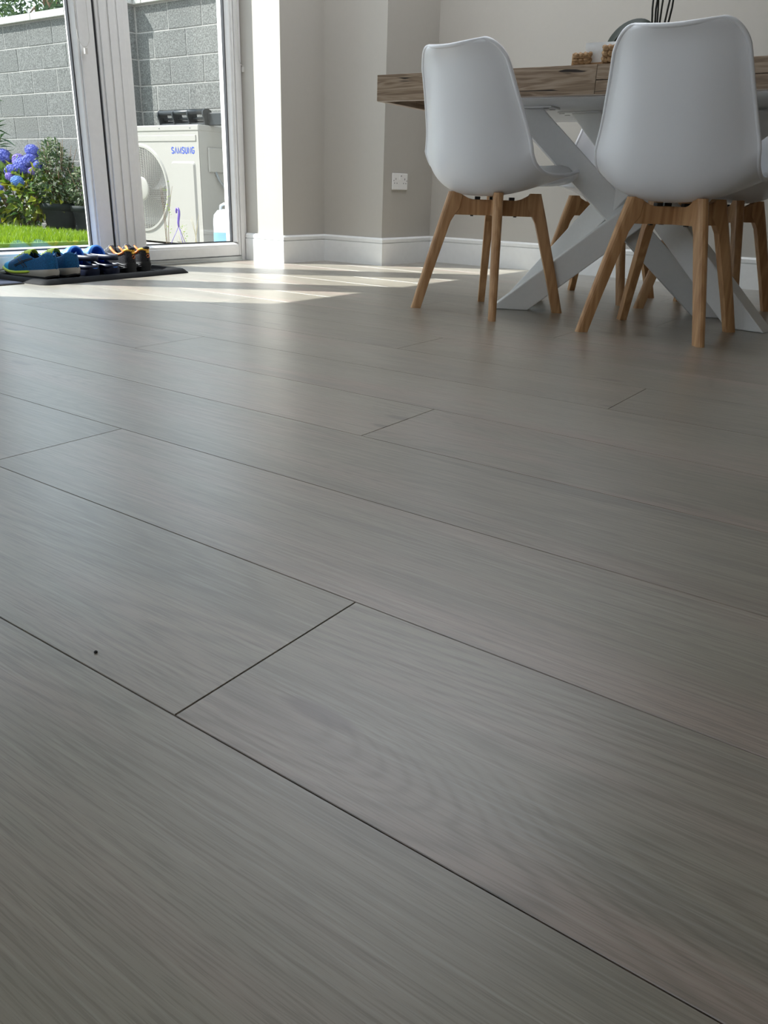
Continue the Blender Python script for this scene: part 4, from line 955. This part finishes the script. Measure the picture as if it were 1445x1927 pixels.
def upper_part(parent, L_, hw, bw_, zs, htab, c0, c1, mats, coltab, wellz):
    """htab: rows (s, crown height); collar opening between c0 and c1 with rim height coltab"""
    mb = MB(); rows = []; K = 20; inner = []
    for s in SS:
        w = plan(s, L_, hw, bw_) * .96; row = []; H_ = spline(htab, s)[0]; rim = spline(coltab, s)[0] if c0 <= s <= c1 else None
        mid = (c0 + c1) / 2; hf = (c1 - c0) / 2
        op = 0.0 if rim is None else math.sqrt(max(0, 1 - ((s - mid) / hf) ** 4)) * .78
        for j in range(K + 1):
            t = -1 + 2 * j / K; at = abs(t); zb_ = zs(s)
            if rim is None:
                th = at * math.pi / 2; y = w * math.copysign(math.sin(th) ** .85, t) if t else 0; z = zb_ + (H_ - zb_) * max(0, math.cos(th)) ** .62
            else:
                lean = .80
                if at > .42:      # outside wall
                    k = (1 - at) / .58; y = math.copysign(lerp(w, max(w * op / .78 * lean, .004) if op else .004, k ** 1.5), t); z = lerp(zb_, rim, math.sin(k * math.pi / 2) ** .9)
                else:             # roll in, down the lining
                    k = (.42 - at) / .42; y = math.copysign(lerp(max(w * op / .78 * lean, .004), 0, k ** 1.2) , t) * (.93 if k < .99 else 1); z = lerp(rim, wellz, min(1, k * 2.2) ** .8)
            row.append((s * L_, y + curvey(s), z))
        rows.append(row)
    nr, nc = len(rows), K + 1
    for i in range(nr - 1):
        for j in range(K):
            t = abs(-1 + 2 * (j + .5) / K); s = (SS[i] + SS[i + 1]) / 2
            mi = 0
            if c0 <= SS[i] and SS[i + 1] <= c1 and t < .42: mi = 1
            elif s > .76: mi = 2
            mb.add([rows[i][j], rows[i][j + 1], rows[i + 1][j + 1], rows[i + 1][j]], [(0, 1, 2, 3)], mi, True)
    me = mb.mesh('upper', mats); bm = bmesh.new(); bm.from_mesh(me); bmesh.ops.remove_doubles(bm, verts=bm.verts, dist=.0002); bmesh.ops.recalc_face_normals(bm, faces=bm.faces); bm.to_mesh(me); bm.free()
    return obj('upper', me, parent), rows
def laces(parent, mt, s0, s1, n, L_, htab, wid, r=.0024):
    mb = MB()
    for i in range(n):
        s = lerp(s0, s1, i / (n - 1)); s2 = s + .025; z = spline(htab, s)[0]
        mb.tube([(s * L_, -wid + curvey(s), z - .012), (s * L_ + .004, -wid * .5 + curvey(s), z + .002), (s2 * L_, wid * .5 + curvey(s), z + .002), (s2 * L_, wid + curvey(s), z - .012)], r, 6)
    return mb.build('lace', mt, parent)
def runner():
    t = empty('running_shoe'); L_ = .295; hw, bw_ = .037, .047
    sole_part('outsole', M['outs'], t, L_, hw, bw_, lambda s: .0 + .018 * max(0, s - .72) / .28 + .012 * max(0, .1 - s) / .1, lambda s: .010 + .018 * max(0, s - .72) / .28 + .008 * max(0, .1 - s) / .1)
    sole_part('midsole', M['foam'], t, L_, hw, bw_, lambda s: .009 + .018 * max(0, s - .72) / .28 + .007 * max(0, .1 - s) / .1, lambda s: lerp(.042, .026, min(1, s / .6)) + .016 * max(0, s - .75) / .25, .003)
    zt_ = lambda s: lerp(.040, .025, min(1, s / .6)) + .016 * max(0, s - .75) / .25
    ht = [(0, .095), (.3, .108), (.42, .110), (.52, .098), (.66, .080), (.8, .064), (.9, .056), (1, .042)]
    ct = [(0, .098), (.03, .105), (.08, .104), (.18, .088), (.28, .082), (.38, .096), (.46, .108), (.5, .112)]
    up_, rows = upper_part(t, L_, hw, bw_, zt_, ht, .004, .45, [M['shoeb'], M['lining'], M['cyan']], ct, .050)
    laces(t, M['lime'], .48, .72, 5, L_, ht, .020)
    mb = MB(); tr_ = []
    for i, x_ in enumerate((.108, .118, .130, .142)): tr_.append([(x_, y_ + curvey(x_ / L_), z_) for y_, z_ in ((-.022, .088 + i * .003 * (i < 3)), (-.012, .112 - i * .002), (.012, .112 - i * .002), (.022, .088 + i * .003 * (i < 3)))])
    mb.grid(tr_); o = mb.build('tongue', M['lime'], t); so_ = o.modifiers.new('thickness', 'SOLIDIFY'); so_.thickness = .006; o.modifiers.new('smooth', 'SUBSURF').render_levels = 2
    # lime edging along the forefoot midsole
    for sg in (-1, 1):
        mb = MB(); pts = [(s * L_, sg * (plan(s, L_, hw, bw_) + .0025) + curvey(s), zt_(s) - .004) for s in [.36 + .04 * k for k in range(16)]]; mb.tube(pts, [.002] + [.0058] * 14 + [.004], 6); mb.build('midsole_trim', M['lime'], t)
        # crossing stripes on the quarter, projected onto the side surface
        def sidep(s, z):
            i = max(0, min(len(SS) - 2, next((q for q in range(len(SS) - 1) if SS[q] <= s <= SS[q + 1]), 0))); k = (s - SS[i]) / (SS[i + 1] - SS[i])
            rw = [Vector(a).lerp(Vector(b), k) for a, b in zip(rows[i], rows[i + 1])]; rw = rw[:11] if sg < 0 else rw[::-1][:11]
            for a, b in zip(rw, rw[1:]):
                if min(a.z, b.z) <= z <= max(a.z, b.z) and abs(b.z - a.z) > 1e-6: p = a.lerp(b, (z - a.z) / (b.z - a.z)); return Vector((s * L_, p.y + sg * .0012, z))
            return Vector((s * L_, rw[3].y + sg * .0012, rw[3].z))
        mb = MB()
        for cv in ([(.30, .082), (.42, .074), (.54, .060), (.66, .044)], [(.30, .078), (.42, .069), (.54, .054), (.63, .042)], [(.52, .080), (.47, .064), (.43, .050), (.40, .042)], [(.57, .076), (.52, .062), (.47, .048), (.45, .040)]):
            pts = [sidep(lerp(a[0], b[0], k / 4), lerp(a[1], b[1], k / 4)) for a, b in zip(cv, cv[1:]) for k in range(4)]; mb.tube(pts, .0017, 5)
        tag(mb.build('side_stripes', M['blackm'], t), 'black crossing side stripes')
    mb = MB(); mb.tube([rows[i][j] for j in [6] for i in range(2, 11)], .0022, 6); mb.tube([rows[i][14] for i in range(2, 11)], .0022, 6); mb.build('collar_piping', M['eva'], t)
    return t
sh = runner()
grpA = 'blue running shoes on the boot tray'
for i, (x_, y_, rz, lab) in enumerate(((-3.075, 1.985, 189, 'left blue running shoe with cyan toe and lime laces on the tray'), (-3.085, 2.092, 187, 'right blue running shoe, beside the blue clogs'))):
    o = sh if i == 0 else copy_tree(sh); o.location = (x_, y_, .0085); o.rotation_euler = (0, 0, R(rz)); tag(o, lab, 'shoe', grpA)
def clog():
    t = empty('foam_clog'); L_ = .27; hw, bw_ = .038, .052
    sole_part('sole', M['navyeva'], t, L_, hw, bw_, lambda s: .0 + .012 * max(0, s - .75) / .25, lambda s: .030 + .010 * max(0, s - .7) / .3, .002)
    mb = MB(); mb.prism([(s * L_, (plan(s, L_, hw, bw_) * .86) + curvey(s)) for s in SS] + [(s * L_, -(plan(s, L_, hw, bw_) * .86) + curvey(s)) for s in SS[::-1][1:-1]], .0295, .033, 'Z'); tag(mb.build('footbed', M['eva'], t), 'bright blue footbed')
    mb = MB(); rows = []; zt_ = lambda s: .028 + .010 * max(0, s - .7) / .3
    ht = [(.38, .112), (.46, .113), (.56, .104), (.7, .085), (.85, .068), (1, .044)]
    SSv = [s for s in SS if s >= .43]
    for s in SSv:
        w = plan(s, L_, hw, bw_); H_ = spline(ht, s)[0]; rows.append([(s * L_, w * math.sin(t_ * math.pi / 2) + curvey(s), zt_(s) + (H_ - zt_(s)) * max(0, math.cos(t_ * math.pi / 2)) ** .6) for t_ in [-1 + k / 8 for k in range(17)]])
    mb.grid(rows); o = mb.build('vamp', M['eva'], t); so_ = o.modifiers.new('thickness', 'SOLIDIFY'); so_.thickness = .006; so_.offset = -1
    mb = MB(); mb.tube([(p[0], p[1], p[2]) for p in rows[0]], .0042, 8); mb.build('opening_rim', M['eva'], t)
    mb = MB()
    for k in range(3):
        for q in (-1, 0, 1):
            i = 3 + k * 3; j = 8 + q * 3; p = Vector(rows[min(i, len(rows) - 1)][j]); mb.lathe([(.005, 0), (.0005, .0006)], 10, 0, Matrix.Translation(p + Vector((0, 0, .0012))))
    mb.build('vent_hole', M['navyeva'], t)
    # heel strap around the back
    mb = MB(); a_, b_ = [], []
    for k in range(19):
        th = math.pi * (.5 + k / 18); x_ = .075 + .082 * math.cos(th) * 1.0; y_ = .043 * math.sin(th); zc = .072 - .012 * abs(math.sin(th)) ** 3 * 0
        a_.append((x_ + .02 * abs(math.sin(th)) ** 4, y_, zc - .011)); b_.append((x_ + .02 * abs(math.sin(th)) ** 4, y_, zc + .012))
    ex = [(.135, .046), (.135, -.046)]
    a_ = [(.135, .047, .062)] + a_ + [(.135, -.047, .062)]; b_ = [(.135, .047, .088)] + b_ + [(.135, -.047, .088)]
    mb.grid([a_, b_]); o = mb.build('heel_strap', M['navyeva'], t); so_ = o.modifiers.new('thickness', 'SOLIDIFY'); so_.thickness = .005
    mb = MB()
    for sg in (-1, 1): mb.lathe([(.011, 0), (.010, .004), (.0005, .005)], 14, 0, Matrix.Translation((.132, sg * .047, .074)) @ Matrix.Rotation(R(-90 * sg), 4, 'X'))
    mb.build('rivet', M['navyeva'], t)
    # low heel wall
    mb = MB(); ra, rc = [], []
    for sg, seq in ((1, [s for s in SS if s <= .43][::-1]), (-1, [s for s in SS if s <= .43][1:])):
        for s in seq: w = plan(s, L_, hw, bw_); ra.append((s * L_, sg * w + curvey(s), .026)); rc.append((s * L_ + .002, sg * w * .97 + curvey(s), .044 + .022 * max(0, s - .25) / .18))
    mb.grid([ra, rc]); o = mb.build('heel_wall', M['navyeva'], t); so_ = o.modifiers.new('thickness', 'SOLIDIFY'); so_.thickness = .006
    return t
cg = clog()
for i, (x_, y_, rz, lab) in enumerate(((-3.10, 2.196, 184, 'left blue foam clog, next to the running shoes'), (-3.098, 2.298, 181, 'right blue foam clog, next to the black and orange trainers'))):
    o = cg if i == 0 else copy_tree(cg); o.location = (x_, y_, .0085); o.rotation_euler = (0, 0, R(rz)); tag(o, lab, 'shoe', 'blue foam clogs on the boot tray')
def trainer():
    t = empty('trainer'); L_ = .275; hw, bw_ = .033, .043
    sole_part('outsole', M['outs'], t, L_, hw, bw_, lambda s: .018 * max(0, s - .72) / .28, lambda s: .012 + .018 * max(0, s - .72) / .28)
    sole_part('midsole', M['outs'], t, L_, hw, bw_, lambda s: .011 + .018 * max(0, s - .72) / .28, lambda s: lerp(.044, .026, min(1, s / .6)) + .016 * max(0, s - .75) / .25, .003)
    zt_ = lambda s: lerp(.042, .025, min(1, s / .6)) + .016 * max(0, s - .75) / .25
    ht = [(0, .092), (.3, .112), (.42, .118), (.52, .100), (.66, .080), (.8, .062), (.9, .054), (1, .040)]
    ct = [(0, .094), (.03, .099), (.08, .098), (.18, .084), (.28, .082), (.38, .102), (.46, .118), (.5, .12)]
    up_, rows = upper_part(t, L_, hw, bw_, zt_, ht, .004, .45, [M['blackmesh'], M['lining'], M['grey']], ct, .050)
    laces(t, M['grey'], .48, .72, 5, L_, ht, .018)
    for nm, js, rng, mt, rr_ in (('collar_band', (4, 16), range(5, 12), M['orange'], .0058), ('heel_band', (5, 15), range(1, 6), M['amber'], .006)):
        for j in js:
            mb = MB(); mb.tube([rows[i][j] for i in rng], rr_, 8); mb.build(nm, mt, t)
    mb = MB(); pts = [rows[1][j] for j in range(4, 17)]; mb.tube([(x - .002, y, z - .004) for x, y, z in pts[:3] + pts[-3:]], .005, 8); mb.build('heel_band', M['amber'], t)
    mb = MB(); mb.tube([(.012, -.014, .101), (.004, -.008, .103), (.002, 0, .104), (.004, .008, .103), (.012, .014, .101)], .007, 8); mb.build('heel_tab', M['lining'], t)
    mb = MB(); mb.tube([(-.0015, .007 * math.cos(a), .068 + .007 * math.sin(a)) for a in [k * .5 for k in range(12)]], .0015, 5); tag(mb.build('heel_badge', M['orange'], t), 'small orange round badge')
    for sg in (-1, 1):
      for k, z_ in enumerate((.018, .027, .036)):
        mb = MB(); mb.tube([(s * L_, sg * (plan(s, L_, hw, bw_) + .003) + curvey(s), z_ + .003 * math.sin(s * 25 + k)) for s in [.05 + .03 * q for q in range(12)]], .0014, 5); tag(mb.build('sole_stripe', M['grey'], t), 'grey sole stripe')
    return t
tn = trainer()
for i, (x_, y_, rz, lab) in enumerate(((-3.125, 2.418, 183, 'left black trainer with orange collar, beside the blue clogs'), (-3.14, 2.512, 180, 'right black trainer with orange collar, last shoe of the row'))):
    o = tn if i == 0 else copy_tree(tn); o.location = (x_, y_, .0085); o.rotation_euler = (0, 0, R(rz)); tag(o, lab, 'shoe', 'black and orange trainers on the boot tray')

# a dark crumb on the boards
mb = MB(); mb.lathe([(.0005, 0), (.0016, .0004), (.0017, .0012), (.0009, .002), (.0003, .0022)], 8)
tag(mb.build('crumb', M['outs'], None, 0, (-0.55, 0.348, 0)), 'tiny dark crumb lying on a floor board at lower left', 'crumb')
